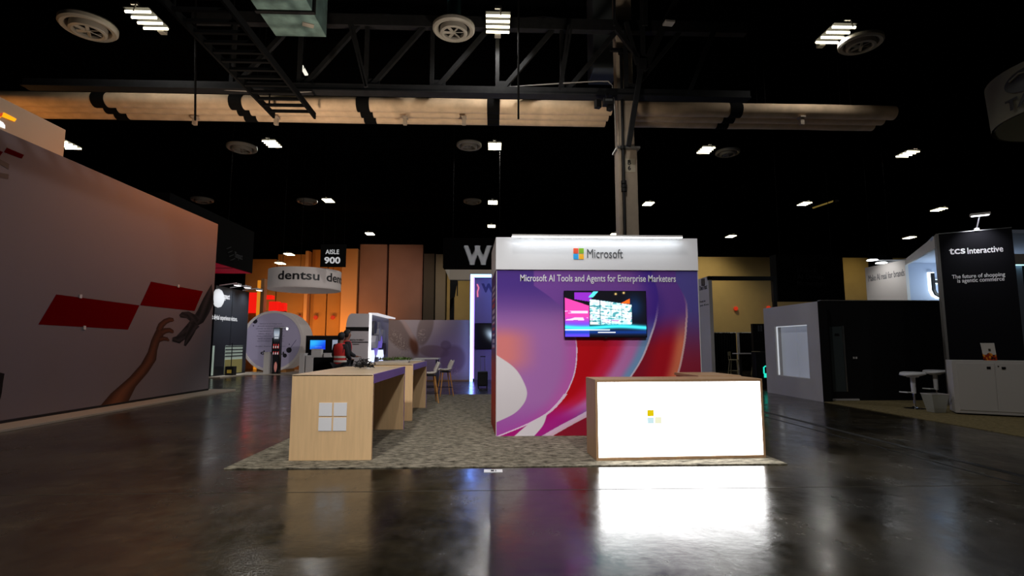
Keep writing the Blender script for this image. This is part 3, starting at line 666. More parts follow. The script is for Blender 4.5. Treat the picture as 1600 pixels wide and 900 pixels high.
for i, (x0, y0, x1, y1, c) in enumerate(((896, 388, 903.6, 396, (242, 80, 34)), (904.6, 388, 912, 396, (127, 186, 0)), (896, 397, 903.6, 405, (0, 164, 239)), (904.6, 397, 912, 405, (255, 185, 0)))):
    a, c_ = AT(x0, y1, yl), AT(x1, y0, yl); MB().box(a.x, c_.x, yl - .006, yl, a.z, c_.z).build('logo_square', mat('logo_%d' % i, rgb(*c), .5), wt)
def flat_text(body, px0, py1, px1, py0, Y, m, parent, bold=0, **k):
    a, c_ = AT(px0, py1, Y), AT(px1, py0, Y); return text(body, a, XU, ZU, c_.x - a.x, c_.z - a.z, m, parent, bold=bold, **k)
flat_text('Microsoft', 917.5, 403, 973, 389.5, yl - .001, TXTG, wt)
flat_text('Microsoft AI Tools and Agents for Enterprise Marketers', 813, 443, 1055.5, 430, WY - .006, TXTW, wt, bold=.004)
# television
ta, tb = AT(882, 527.5, WY - .07), AT(1009.5, 454.5, WY - .07)
tv = thing('television', 'wall-mounted television showing a blue and pink stage scene', 'television', ((ta.x + tb.x) / 2, WY - .04, ta.z))
MB().box(ta.x, tb.x, WY - .065, WY - .02, ta.z, tb.z).build('casing', BLACKG, tv, bevel=.004); MB().box(ta.x + .3, tb.x - .3, WY - .02, WY - .002, ta.z + .15, tb.z - .15).build('mount', BLACK, tv)
def screen(U, V):
    n = blobn(U, V, 40, 9); n2 = blobn(U, V, 90, 5)
    c = np.broadcast_to(C(6, 6, 14), U.shape + (3,)).copy()
    c = mixc(c, C(10, 40, 80), np.exp(-((U - .86) / .10) ** 2 - ((V - .35) / .25) ** 2) * .8)
    c = mixc(c, C(210, 60, 150), (V > .14 + .6 * U) * (U < .30) * 1.0); c = mixc(c, C(140, 40, 190), (V > .02) * (V < .14 + .28 * U) * (U > .12) * (U < .33) * .9)
    c = mixc(c, C(90, 60, 220), (U < .30) * sstep(.5, .8, V)); c = mixc(c, C(235, 190, 235), (U < .28) * ((np.abs(V - .46) < .025) | (np.abs(V - .61) < .03)) * (n > -.1))
    edge = .16 + .12 * (U - .3) / .5
    wallm = (U > .30) * (U < .825) * (V > edge) * (V < .73)
    cell = ((U - .30) * 7.6 % 1 > .05) & ((V - edge) * 6.2 % 1 > .07)
    vid = mixc(C(180, 240, 240), C(236, 250, 250), n * 2 + .5); vid = mixc(vid, C(40, 120, 130), (n2 > .16) * .8); vid = mixc(vid, C(150, 70, 150), ((n2 < -.25) & (V > .5)) * .7)
    c = mixc(c, mixc(np.broadcast_to(C(30, 70, 90), c.shape), vid, cell * 1.0), wallm * 1.0)
    c = mixc(c, C(225, 90, 20), (U > .68) * (U < .80) * (V > .27 - (U - .68) * .9) * (V < .27)); c = mixc(c, C(80, 200, 210), (np.abs(U - .36 + (V - .05) * .5) < .03) * (V < .13))
    st = np.exp(-((V - .79 - .02 * np.sin(U * 7)) / .05) ** 2); c = mixc(c, C(60, 220, 240), st); c = mixc(c, C(10, 60, 150), np.exp(-((V - .9) / .05) ** 2) * .7)
    c = mixc(c, C(240, 255, 255), np.exp(-((V - .85) / .012) ** 2) * (U < .55)); c = mixc(c, C(235, 235, 235), (np.abs(V - .905) < .012) * (U > .4) * (U < .62) * (n > -.2))
    c = mixc(c, C(255, 210, 120), np.maximum(np.exp(-((U - .63) ** 2 + ((V - .055) * .6) ** 2) / .0002), np.exp(-((U - .73) ** 2 + ((V - .03) * .6) ** 2) / .0002)))
    return c
print_grid('screen', (ta.x + .012, WY - .068, tb.z - .012), (tb.x - ta.x - .024, 0, 0), (0, 0, -(tb.z - ta.z - .026)), 190, 110, screen, print_mat('tv_picture', .2, 1.7), tv)
MB().box((ta.x + tb.x) / 2 - .02, (ta.x + tb.x) / 2 + .02, WY - .066, WY - .06, ta.z - .012, ta.z + .003).build('sensor', BLACK, tv)
# floor tag in front of the carpet
q0, q1 = G(756, 738.5), G(785, 734); fl = thing('floor_tag', 'small white printed tag on the concrete at the carpet edge', 'tag', (q0.x, q0.y, 0))
MB().box(q0.x, q1.x, q0.y, q1.y, 0.001, .006).build('card', WHITE, fl); MB().box(q0.x + .08, q0.x + .115, q0.y + .03, q1.y - .03, .006, .007).build('mark', TXTB, fl); MB().box(q0.x + .13, q0.x + .14, q0.y + .03, q1.y - .03, .006, .007).build('mark', TXTB, fl)
# ================================================================== left stand: long printed wall
LX = AX(325, 612, -8.8); LXV = -G(325, 612).x * -1; LXV = G(325, 612).x
LYE = G(325, 612).y
PWALL = mat('mauve_grey_print', rgb(108, 98, 103), .6, noise=.02, nscale=1)
lw = thing('printed_wall', 'long pale printed wall with reaching human and robot arms', 'booth wall', (LXV - .2, LYE - 4, 0))
zl = AX(340, 350, LXV).z
MB().box(LXV - .35, LXV, -3, LYE, .09, zl).build('wall_body', PWALL, lw, bevel=.01)
DRED = mat('dark_red_print', rgb(96, 2, 6), .9, spec=.0)
def wall_poly(pxs, m, name, off=.003, X=None, parent=None):
    X = LXV if X is None else X; pts = [AX(px, py, X + off) for px, py in pxs]
    return MB().prism(pts, (-.002, 0, 0)).build(name, m, parent or lw)
wall_poly([(88, 460), (218, 477), (200, 515), (60, 507)], DRED, 'red_block'); wall_poly([(236, 440), (317, 455), (304, 486), (219, 477)], DRED, 'red_block')
wall_poly([(10.7, 230.7), (37.9, 242), (33.8, 248), (6.2, 237.8)], DRED, 'logo_block'); wall_poly([(-20, 228), (5, 237.5), (-2, 246), (-30, 236)], DRED, 'logo_block')
c1_, c0_ = AX(12, 285, LXV), AX(12, 250, LXV); text('pwc', Vector((LXV, c1_.y - 2.3, c1_.z - .1)), YU, ZU, 2.3, (c0_.z - c1_.z) * 1.15, TXTB, lw, bold=.03)
for (px, py) in ((126, 463), (132, 512), (279, 447)):
    q = AX(px, py, LXV + .01); MB().box(q.x - .01, q.x + .01, q.y - .03, q.y + .03, q.z - .04, q.z + .04).build('clip', WHITE2, lw)
# arms printed on the wall: shaded ribbons
PRW = print_mat('printed_wall_art', .6)
def ribbon(left, right, colf, off, name):
    n = len(left); m = 7; b = MB(); cols = []; b_v = []
    for i in range(n):
        for k in range(m):
            t = k / (m - 1); b_v.append(AX(left[i][0] * (1 - t) + right[i][0] * t, left[i][1] * (1 - t) + right[i][1] * t, LXV + off)); cols.append((*colf(t, i / (n - 1)), 1))
    b.v = b_v; b.f = [(i * m + k, i * m + k + 1, (i + 1) * m + k + 1, (i + 1) * m + k) for i in range(n - 1) for k in range(m - 1)]
    return b.build(name, PRW, lw, cols=cols)
def zz(l): return [(x * .361, 365 + y * .361) for x, y in l]
def skin(t, s): k = .25 + .75 * math.sin(PI * min(1, t * .85 + .1)) ** 2 * (.4 + .6 * t); return rgb(26 + 120 * k * (1 - .5 * s), 14 + 74 * k * (1 - .55 * s), 10 + 48 * k * (1 - .55 * s))
def robo(t, s): k = .5 + .5 * math.sin(t * 9 + s * 14); return rgb(12 + 42 * k, 11 + 38 * k, 14 + 40 * k)
ribbon(zz([(420, 762), (480, 692), (560, 622), (610, 566), (640, 512), (655, 462), (672, 425), (686, 400)]), zz([(548, 742), (588, 662), (640, 602), (676, 547), (681, 505), (690, 474), (704, 452), (712, 425)]), skin, .004, 'human_arm_print')
def finger(ctr, w0, w1, colf, off, name):
    L_, R_ = [], []
    for i, (x, y) in enumerate(ctr):
        a = ctr[max(0, i - 1)]; c = ctr[min(len(ctr) - 1, i + 1)]; dx, dy = c[0] - a[0], c[1] - a[1]; d = math.hypot(dx, dy); w_ = w0 + (w1 - w0) * i / (len(ctr) - 1)
        if i == len(ctr) - 1: w_ *= .55
        L_.append((x + dy / d * w_, y - dx / d * w_)); R_.append((x - dy / d * w_, y + dx / d * w_))
    ribbon(zz(L_), zz(R_), colf, off, name)
def skin_d(t, s): return skin(t, .75)
finger([(690, 418), (698, 396), (716, 380), (734, 373), (746, 374), (750, 380)], 15, 8, skin_d, .005, 'human_finger_print'); finger([(700, 428), (716, 420), (735, 418), (746, 424), (750, 430)], 14, 6, skin_d, .0055, 'human_finger_print'); finger([(692, 458), (708, 454), (722, 456), (732, 464)], 11, 6, skin_d, .006, 'human_finger_print')
ribbon(zz([(916, 218), (880, 280), (856, 330), (836, 362)]), zz([(926, 300), (905, 345), (880, 385), (850, 402)]), robo, .004, 'robot_arm_print')
finger([(856, 380), (832, 364), (812, 352), (790, 352), (778, 358)], 20, 11, robo, .005, 'robot_finger_print'); finger([(846, 386), (822, 412), (798, 436), (770, 460), (746, 458)], 24, 15, robo, .0055, 'robot_finger_print'); finger([(838, 394), (824, 430), (812, 458), (800, 486)], 20, 8, robo, .006, 'robot_finger_print')
ribbon(zz([(-6, 600), (-6, 640), (-6, 690), (-6, 730)]), zz([(20, 606), (14, 640), (8, 690), (-2, 730)]), lambda t, s: rgb(14, 12, 12), .004, 'dark_figure_print')
PLAT = mat('pale_platform', rgb(170, 158, 142), .6)
pe = G(160, 655); 
tag(MB().box(LXV - .3, G(330, 617).x, -3, LYE + .4, 0, .045).build('wall_plinth', PLAT, bevel=.005), 'low pale plinth strip along the foot of the printed wall', 'plinth')
MB().box(LXV - .3, LXV + .01, -3, LYE + .01, .045, .09).build('shadow_gap', BLACK, lw)
# upper fascia box behind the wall top
UX = LXV - 1.6; uy = AX(103, 203, UX).y; uz = AX(103, 203, UX).z
uf = thing('upper_sign_box', 'pale raised sign box with orange lit blocks above the left wall', 'sign', (UX - .5, uy - 4, zl - .6))
MB().box(UX - .9, UX, -2, uy, zl - 1.6, uz).build('box_body', mat('cream_panel', rgb(196, 186, 166), .6), uf, bevel=.01)
for s, zz0 in (((UX - .9, UX), zl - 1.6),): MB().box(UX - .6, UX - .3, uy - 2.0, uy - 1.6, 0, zl - 1.6).box(UX - .6, UX - .3, 3, 3.4, 0, zl - 1.6).build('support', BLACK, uf)
ORG = mat('orange_lit', (1, .36, .0), .4, emit=1.3); RDL = mat('red_lit', (.7, .05, .01), .4, emit=.7)
wall_poly([(6, 175.6), (26, 186), (23, 190), (2.7, 182)], ORG, 'lit_block', .02, UX, uf); wall_poly([(-16, 182), (2.7, 182), (-4, 188), (-22, 180)], ORG, 'lit_block', .02, UX, uf); wall_poly([(-2, 179), (4, 175.6), (4, 180), (0, 183)], RDL, 'lit_block', .025, UX, uf)
wall_poly([(-14, 182), (0, 188.5), (5, 191.5), (8, 196), (8, 201), (-14, 192)], mat('white_lit', (1, 1, 1), .4, emit=1.2), 'lit_letter', .02, UX, uf)

# ================================================================== far left: dark stands
SX = G(333, 590).x
def sx_y(px): return AX(px, 560, SX).y
dy0, dy1 = sx_y(331), sx_y(384); dzt = AX(340, 446, SX).z
dk = thing('black_panel_booth', 'tall glossy black booth panel with white shield logo at the end of the left wall', 'booth wall', (SX - .2, dy0, 0))
ym = sx_y(358); PANELB = mat('blue_black_panel', (.014, .016, .02), .3, spec=.3)
MB().box(SX - .25, SX, dy0, ym - .02, .06, dzt).build('panel', PANELB, dk); MB().box(SX - .25, SX, ym + .02, dy1, .06, dzt).build('panel', PANELB, dk)
GLS = mat('greenish_glass', rgb(186, 204, 190), .25, emit=.12)
for a, c in ((sx_y(331), sx_y(334)), (sx_y(351), sx_y(378))):
    MB().box(SX, SX + .01, a, c, .1, AX(365, 540, SX).z).build('glass_pane', GLS, dk)
for k in range(4): MB().box(SX + .01, SX + .03, sx_y(351), sx_y(378), AX(365, 541 + k * 5, SX).z - .03, AX(365, 541 + k * 5, SX).z + .02).build('shelf', BLACK, dk)
MB().box(SX + .01, SX + .02, sx_y(351), sx_y(378), .1, .75).build('pane_skirt', mat('olive_skirt', rgb(150, 140, 80), .5), dk)
MB().lathe([(.001, 0), (.42, 0), (.42, .02), (.001, .02)], n=6).v
q = AX(341, 466, SX + .01); pts = []
for k in range(12):
    a = 2 * PI * k / 12; pts.append((q.x, q.y + .55 * math.cos(a) * (1 if k % 2 == 0 else .92), q.z + .42 * math.sin(a)))
MB().prism(pts, (.01, 0, 0)).build('shield_logo', TXTWE, dk)
a_, b_ = AX(347, 469, SX), AX(359, 463, SX); text('impact', Vector((SX, a_.y, a_.z)), YU, ZU, b_.y - a_.y, .32, TXTWE, dk, bold=.03)
a_, b_ = AX(331, 501, SX), AX(371, 494, SX); text('t digital experience victors.', Vector((SX, a_.y, a_.z)), YU, ZU, b_.y - a_.y, .28, TXTWE, dk, bold=.02)
for i, px in enumerate((338, 355, 375)):
    yy = sx_y(px); t = thing('arm_light', ['arm spotlight on the black panel nearest the left wall', 'arm spotlight over the middle of the black panel', 'arm spotlight at the far edge of the black panel'][i], 'spotlight', (SX, yy, dzt), group='arm lights on the black panel')
    MB().cyl((SX - .05, yy, dzt + .03), (SX + .7, yy, dzt + .14), .025, n=8).build('arm', WHITE, t); MB().obox((SX + .75, yy, dzt + .07), (.2, .34, .09)).build('head', WHITE, t); MB().obox((SX + .75, yy, dzt + .02), (.16, .3, .012)).build('lens', LEDW, t)
    spot('arm_lamp', (SX + .72, yy, dzt - .02), (SX - .1, yy, dzt - 1.2), 190, 110, (.86, .93, 1), .08)
tag(MB().box(SX - .4, SX + .55, dy0 - .3, dy1 + .9, 0, .05).build('platform', PLAT, bevel=.005), 'low pale platform in front of the black panel booth', 'platform')
# little black stand on the platform
q = G(356, 588); q.x = SX + .3; t = thing('sign_stand', 'small black sign stand on the platform before the black panel', 'stand', (q.x, q.y, .05)); MB().box(q.x - .18, q.x + .18, q.y - .15, q.y + .15, .05, .45).build('base_box', BLACK, t); MB().cyl((q.x, q.y, .45), (q.x, q.y, 1.5), .02, n=8).build('post', BLACK, t); MB().box(q.x - .1, q.x + .1, q.y - .153, q.y - .15, .15, .3).build('mark', mat('amber_mark', rgb(200, 170, 60), .5), t)
# hanging black sign with crimson underside
HX = AT(394, 427, 24).x; hz = AT(394, 427, 24).z; hy0 = AX(334, 407, HX).y
hs = thing('hanging_sign', 'black hanging box sign with crimson underside above the black panel booth', 'hanging sign', (HX - 3, 22, hz))
MB().box(HX - 6.4, HX, hy0 - 3, 24, hz, hz + 1.9).build('sign_box', BLACKM, hs); MB().box(HX - 6.3, HX - .04, hy0 - 3, 23.97, hz - .02, hz).build('underside', mat('crimson_fabric', rgb(190, 10, 50), .8, emit=.16), hs); 
yq = AX(365, 400, HX).y; MB().box(HX - 6.3, HX - .02, yq - .04, yq + .04, hz - .03, hz - .018).build('seam', BLACKM, hs)
MB().cyl((HX - .3, yq, hz + 1.9), (HX - .3, yq, 12.2), .02, n=6).build('hanger', BLACKM, hs)
a_, b_ = AX(366, 405, HX), AX(379, 399, HX); text('Yimpact', Vector((HX, a_.y, a_.z)), YU, ZU, b_.y - a_.y, .34, TXTG, hs)
for i in range(4):
    p_, q_ = AX(354 + i * 2, 389 + i * 6, HX + .01), AX(361 + i * 2, 386 + i * 6, HX + .01); MB().bar(p_, q_, .03).build('logo_line', TXTD, hs)
# red lit structure behind
RED = mat('red_lit_panel', (.9, .01, .005), .5, emit=.95); OG = mat('orange_lit_post', (.9, .30, .02), .5, emit=.7)
t = thing('red_cube_wall', 'red glowing panels rising behind the round white disc', 'light panel', AT(400, 578, 32))
for x0, y0, x1, y1 in ((385, 457, 401, 489), (419.5, 471, 434, 486), (434, 473, 444, 486), (411, 461, 424, 467)):
    a_, b_ = AT(x0, y1, 32), AT(x1, y0, 32); MB().box(a_.x, b_.x, 32, 32.5, a_.z, b_.z).build('red_panel', RED, t)
a_, b_ = AT(400, 490, 31.5), AT(408, 438, 31.5); MB().box(a_.x, b_.x, 31.5, 31.9, 0, b_.z).build('orange_post', OG, t); MB().box(b_.x, b_.x + .2, 31.5, 31.9, 0, b_.z + .1).build('post_edge', PILL, t)
a_, b_ = AT(385, 578, 32.2), AT(446, 486, 32.2); MB().box(a_.x, b_.x, 32.1, 32.4, 0, b_.z).build('lower_wall', BROWN, t)

# ================================================================== round stand
RY = 27.0; rcx = AT(477, 440, RY); rz0, rz1 = AT(477, 454, RY).z, AT(477, 424, RY).z; rr_ = (AT(532, 440, RY).x - AT(422, 440, RY).x) / 2 * .985
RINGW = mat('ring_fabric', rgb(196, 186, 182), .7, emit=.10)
rg = thing('hanging_ring', 'round white hanging ring sign repeating the word dentsu', 'hanging sign', (rcx.x, RY, rz0))
MB().lathe([(rr_, rz0), (rr_, rz1), (rr_ - .08, rz1), (rr_ - .08, rz0 + .05)], (rcx.x, RY, 0), 48).build('ring_wall', RINGW, rg, smooth=True)
MB().lathe([(.001, rz0), (rr_, rz0), (rr_, rz0 + .04), (.001, rz0 + .04)], (rcx.x, RY, 0), 48).build('ring_base', RINGW, rg)
for k in range(3): MB().cyl((rcx.x + rr_ * .8 * math.cos(k * 2.1), RY + rr_ * .8 * math.sin(k * 2.1), rz1), (rcx.x + rr_ * .8 * math.cos(k * 2.1), RY + rr_ * .8 * math.sin(k * 2.1), 12.2), .012, n=6).build('hanger', BLACKM, rg)
def arc_text(body, cx, cy, R, z0, h, a_mid, a_span, m, parent, bold=.02):
    o = text(body, (0, 0, 0), XU, ZU, 1, 1, m, parent, depth=.0, bold=bold, name='ring_lettering'); M = world_of(parent).inverted()
    Mi = world_of(parent)
    for q in o.data.vertices:
        w_ = Mi @ q.co; a = a_mid - a_span / 2 + a_span * w_.x; q.co = M @ Vector((cx + R * math.cos(a), cy + R * math.sin(a), z0 + h * w_.z))
    return o
hh = rz1 - rz0; base = math.atan2(-RY, -rcx.x) 
for k in range(4): arc_text('dentsu', rcx.x, RY, rr_ + .012, rz0 + hh * .36, hh * .44, base - .20 + k * PI / 2 * .86, 1.14, TXTB, rg)
# round disc
DY = 27.6; dc = AT(426, 532, DY); dr = (AT(470, 532, DY).x - AT(382.5, 532, DY).x) / 2; dr = 1.56
dz = 1.62
ds = thing('round_display', 'large round lilac display drum with paragraph of text', 'display', (dc.x, DY + .7, 0))
MB().lathe([(.001, 0.02), (dr - .12, .02), (dr - .12, -.03), (dr, -.03), (dr, 1.5), (.001, 1.5)], (dc.x, DY, dz), 56, axis='Y').build('drum', RINGW, ds, smooth=True)
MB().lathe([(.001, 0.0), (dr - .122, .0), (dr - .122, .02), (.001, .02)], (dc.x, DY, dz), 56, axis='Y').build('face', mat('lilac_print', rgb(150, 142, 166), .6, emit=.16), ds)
def dpos(px, py): return AT(px, py, DY - .002)
lines = ['dentsu is an integrated', 'growth and transformation', 'partner to the worlds leading', 'organizations.  We create', 'ideas that transform', 'experiences and grow', 'and sustain brands,', 'across people and society.']
GREYT = mat('print_grey', rgb(92, 86, 104), .7)
for i, l in enumerate(lines):
    wpx = [35, 41, 46, 40, 38, 44, 40, 42][i]; yv = 507 + i * 3.85; a_, b_ = dpos(423 - wpx / 2, yv), dpos(423 + wpx / 2, yv - 2.2); text(l, a_, XU, ZU, b_.x - a_.x, b_.z - a_.z, GREYT, ds, 'paragraph_line', depth=.003)
a_, b_ = dpos(399, 542.5), dpos(446, 540); text('dentsu, innovating to impact', a_, XU, ZU, b_.x - a_.x, b_.z - a_.z, GREYT, ds, 'paragraph_line', depth=.003)
a_, b_ = dpos(407, 554), dpos(444, 547.5); text('dentsu', a_, XU, ZU, b_.x - a_.x, b_.z - a_.z, TXTB, ds, depth=.004, bold=.03)
DOT = mat('ink_dot', (.012, .01, .02), .6); INK = mat('violet_ink', rgb(60, 40, 110), .6)
for px, py, rpx in ((398.5, 502, 3.6), (396, 509, 1.0), (451.5, 547, 4.2), (445, 555.5, 3.2), (452, 538, .8)):
    q = dpos(px, py); MB().lathe([(.001, 0), (rpx * DY / F, 0), (rpx * DY / F, .004), (.001, .004)], q, 18, axis='Y').build('dot_print', DOT, ds)
for a, c in (((400, 500), (408, 490)), ((453, 545), (463, 531))): MB().bar(dpos(*a), dpos(*c), .06, .008).build('line_print', INK, ds)
MB().box(dc.x - .7, dc.x + .7, DY + .1, DY + 1.3, .02, .16).build('cradle', BROWN, ds)
tag(MB().box(AT(383, 575, 26).x, AT(500, 575, 26).x, 25.6, 30.5, 0, .02).build('stand_floor', PLAT), 'pale floor panel under the round display drum', 'floor panel')
# kiosk in front of the disc
KY = 26.3; a_, b_ = AT(424.5, 578, KY), AT(438, 512, KY)
kb = thing('kiosk', 'slim black kiosk with lit top poster in front of the round drum', 'kiosk', ((a_.x + b_.x) / 2, KY + .15, 0.02)); MB().box(a_.x, b_.x, KY, KY + .3, .02, b_.z).build('body', BLACKG, kb, bevel=.01); MB().box(a_.x - .07, a_.x, KY + .05, KY + .25, 1.0, b_.z - .5).build('side_screen', BLACK, kb)
def kp(U, V):
    c = mixc(np.broadcast_to(C(12, 12, 16), U.shape + (3,)), C(200, 215, 235), np.exp(-((V - .12) / .12) ** 2)); c = mixc(c, C(240, 245, 255), (V > .13) * (V < .26) * (np.abs(U - .5) < .36) * (np.sin(V * 120) > -.3))
    c = mixc(c, C(220, 60, 60), (((V > .36) & (V < .46)) | ((V > .53) & (V < .60))) * (np.sin(U * 16) > .2)); c = mixc(c, C(230, 220, 220), (((V > .40) & (V < .45)) | ((V > .555) & (V < .595))) * (np.sin(U * 16 + 1) > .3))
    d = (U - .55) ** 2 / .06 + (V - .87) ** 2 / .012; return mixc(c, C(190, 120, 110) + 40 * blobn(U, V, 30, 2)[..., None], (d < 1 + .6 * blobn(U, V, 18, 3)) * 1.0)
print_grid('poster', (a_.x + .02, KY - .004, b_.z - .02), (b_.x - a_.x - .04, 0, 0), (0, 0, -(b_.z - .1)), 24, 90, kp, print_mat('kiosk_print', .4, .55), kb)
MB().cyl((b_.x - .15, KY + .1, b_.z), (b_.x + .35, KY - .1, b_.z + .02), .015, n=6).build('lamp_arm', WHITE, kb); MB().obox((b_.x + .38, KY - .12, b_.z - .06), (.07, .06, .1), .3).build('lamp_head', LEDW, kb)
def plinth(label, x0, y0, x1, y1, Y, m=WHITE2, dep=.4, z0=.02):
    a_, b_ = AT(x0, y1, Y), AT(x1, y0, Y); t = thing('plinth', label, 'plinth', ((a_.x + b_.x) / 2, Y + dep / 2, z0), group='white plinths')
    MB().box(a_.x, b_.x, Y, Y + dep, z0, b_.z).build('body', m, t, bevel=.01); MB().box(a_.x - .01, b_.x + .01, Y - .01, Y + dep + .01, b_.z, b_.z + .03).build('cap', m, t)
plinth('tall white plinth just left of the slim black kiosk', 411, 551, 420.5, 578, 26.2)
plinth('narrow white plinth nearest the round drum', 467, 553, 476, 572, 24.5, z0=.06); plinth('wider white plinth between the round drum and the black table', 477, 556.5, 490, 572, 24.5, z0=.06)
tag(MB().box(AT(466, 575, 24).x, AT(494, 575, 24).x, 23.6, 25.4, 0, .06).build('low_base', PLAT), 'low pale base below the two white plinths', 'platform')
# black backdrop with monitor
BY = 26.0; a_, b_ = AT(476, 580, BY), AT(542, 526, BY)
bd = thing('black_backdrop', 'black display wall behind the blue monitor', 'booth wall', ((a_.x + b_.x) / 2, BY, 0)); MB().box(a_.x, b_.x, BY, BY + .15, 0, b_.z).build('panel', BLACK, bd); MB().box(a_.x, b_.x, BY - .02, BY + .17, b_.z, b_.z + .05).build('top_rail', STEELD, bd)
a_, b_ = AT(484, 546, BY - .3), AT(508.5, 531.5, BY - .3); mo = thing('monitor', 'monitor with a bright blue screen against the black wall', 'monitor', ((a_.x + b_.x) / 2, BY - .25, a_.z))
MB().box(a_.x - .02, b_.x + .02, BY - .28, BY - .2, a_.z - .02, b_.z + .02).build('casing', BLACK, mo); MB().box((a_.x + b_.x) / 2 - .1, (a_.x + b_.x) / 2 + .1, BY - .2, BY - .002, a_.z + .1, a_.z + .3).build('mount', BLACK, mo)
def ms(U, V):
    c = mixc(np.broadcast_to(C(40, 150, 255), U.shape + (3,)), C(20, 60, 230), sstep(.2, 1, U * .5 + V * .6)); c = mixc(c, C(60, 200, 255), np.exp(-((U - .2) / .4) ** 2 - ((V - .3) / .4) ** 2) * .7)
    return mixc(c, C(240, 250, 255), (((U * 12) % 1 < .3) & (np.abs(V - .74) < .025) & (U > .3) & (U < .8)) * .8)
print_grid('screen', (a_.x, BY - .285, b_.z), (b_.x - a_.x, 0, 0), (0, 0, a_.z - b_.z), 40, 26, ms, print_mat('monitor_picture', .3, 1.0), mo)
a_, b_ = AT(518.5, 552, BY - .2), AT(527, 531, BY - .2); t = thing('white_screen', 'upright white screen left of the two people', 'screen', ((a_.x + b_.x) / 2, BY - .2, a_.z)); MB().box(a_.x, b_.x, BY - .18, BY - .12, a_.z, b_.z).build('panel', mat('pale_screen', rgb(190, 200, 225), .5, emit=.5), t); MB().box(a_.x - .03, b_.x + .03, BY - .12, BY - .002, a_.z - .03, b_.z + .03).build('casing', BLACK, t)
TY = 22.0; a_, b_ = AT(489, 574, TY), AT(548, 559, TY); th_ = b_.z
tb_ = thing('draped_table', 'table under a black floor-length cloth behind the near desk', 'table', ((a_.x + b_.x) / 2, TY + .4, 0)); MB().box(a_.x, b_.x, TY, TY + .8, 0, th_).build('cloth', BLACKM, tb_, bevel=.02); MB().box(a_.x + .02, b_.x - .02, TY + .02, TY + .78, th_, th_ + .012).build('table_top', BLACK, tb_)
def table_box(label, x0, y0, x1, y1, Y, name='white_box', cat='box'):
    a_, b_ = AT(x0, y1, Y), AT(x1, y0, Y); t = thing(name, label, cat, ((a_.x + b_.x) / 2, Y, th_ + .012)); zt_ = th_ + .012
    MB().box(a_.x, b_.x, Y, Y + .25, zt_, zt_ + (b_.z - a_.z)).build('body', WHITE2, t, bevel=.01); MB().box(a_.x - .01, b_.x + .01, Y - .01, Y + .26, zt_ + (b_.z - a_.z), zt_ + (b_.z - a_.z) + .03).build('lid', WHITE2, t)
table_box('white carton on the black table under the blue monitor', 486, 546, 502, 558, TY + .3); table_box('flat white carton on the black table left of the people', 505.5, 553, 517, 558.5, TY + .3)
# aisle sign
def aisle(label, px0, py0, px1, py1, Y, l1, l2, t1, t2, m):
    a_, b_ = AT(px0, py1, Y), AT(px1, py0, Y); t = thing('aisle_sign', label, 'sign', ((a_.x + b_.x) / 2, Y, a_.z)); MB().box(a_.x, b_.x, Y, Y + .06, a_.z, b_.z).build('board', BLACKM, t)
    flat_text(l1, *t1, Y - .002, m, t, bold=.01); flat_text(l2, *t2, Y - .002, m, t, bold=.03)
    for xx in (a_.x + .1, b_.x - .1): MB().cyl((xx, Y + .03, b_.z), (xx, Y + .03, 12.2), .01, n=6).build('hanger', BLACKM, t)
aisle('black hanging aisle sign reading AISLE 900 over the round ring', 500, 382, 541, 417, 25.5, 'AISLE', '900', (508.5, 397, 530, 390), (506.5, 412, 532, 401.5), TXTWE)

# ================================================================== white arch kiosk with hexagons
AY0 = 16.6; ax0 = AT(539, 560, AY0).x; ax1 = AT(577, 560, AY0).x; AYE = AX(606, 560, ax1).y; azt = ZPY(ax1, AY0, 490)
ak = thing('arch_kiosk', 'white curved arch kiosk with glowing edge and purple hexagons', 'kiosk', ((ax0 + ax1) / 2, (AY0 + AYE) / 2, 0))
ARW = mat('arch_white', rgb(192, 188, 192), .5)
pr_ = [(ax0, 0)]; rcv = .28
pr_ += [(ax0, azt - .45)] + [(ax0 + rcv * .55 - rcv * .55 * math.cos(k * PI / 12), azt - .45 + .45 * math.sin(k * PI / 12)) for k in range(1, 7)] + [(ax1 - .03, azt), (ax1 - .03, 0)]
MB().prism([(x, AY0, z) for x, z in pr_], (0, AYE - AY0, 0)).build('shell', ARW, ak, smooth=False)
MB().box(ax1 - .03, ax1 + .03, AY0 - .012, AY0 + .05, 0, azt).build('lit_edge', mat('edge_led', (1, .98, 1), .4, emit=2.2), ak)
MB().hexa([(ax1 - .06, AY0, azt - .01), (ax1 + .22, AY0 + .0, azt - .03), (ax1 + .22, AYE + .1, azt - .03), (ax1 - .06, AYE, azt - .01), (ax1 - .06, AY0, azt + .03), (ax1 + .22, AY0, azt + .02), (ax1 + .22, AYE + .1, azt + .02), (ax1 - .06, AYE, azt + .03)]).build('canopy', mat('canopy_lit', rgb(236, 232, 236), .5, emit=.8), ak)
zb_ = ZPY(ax0, AY0, 514); MB().box(ax0 - .005, ax1 - .03, AY0 - .008, AY0, zb_ - .06, zb_ + .06).build('black_band', BLACK, ak)
MB().box(ax0 + .18, ax0 + .72, AY0 - .006, AY0, ZPY(ax0, AY0, 535.5), ZPY(ax0, AY0, 534)).build('print_line', TXTB, ak)
flat_text('DIGITAL TO DIRECT', 547, 532.5, 569, 530, AY0 - .003, TXTB, ak); flat_text('MARKETING', 551, 538.5, 561, 537, AY0 - .003, TXTB, ak)
MB().box(ax1 - .03, ax1, AY0 + .05, AYE, 0, azt - .03).build('hex_wall', mat('hex_back', rgb(120, 116, 130), .5), ak)
HEXM = [mat('hex_dark', rgb(30, 28, 40), .4), mat('hex_lit', (.62, .68, 1), .4, emit=1.4), mat('hex_violet', rgb(130, 110, 220), .4, emit=.35), mat('hex_grey', rgb(150, 148, 158), .5)]
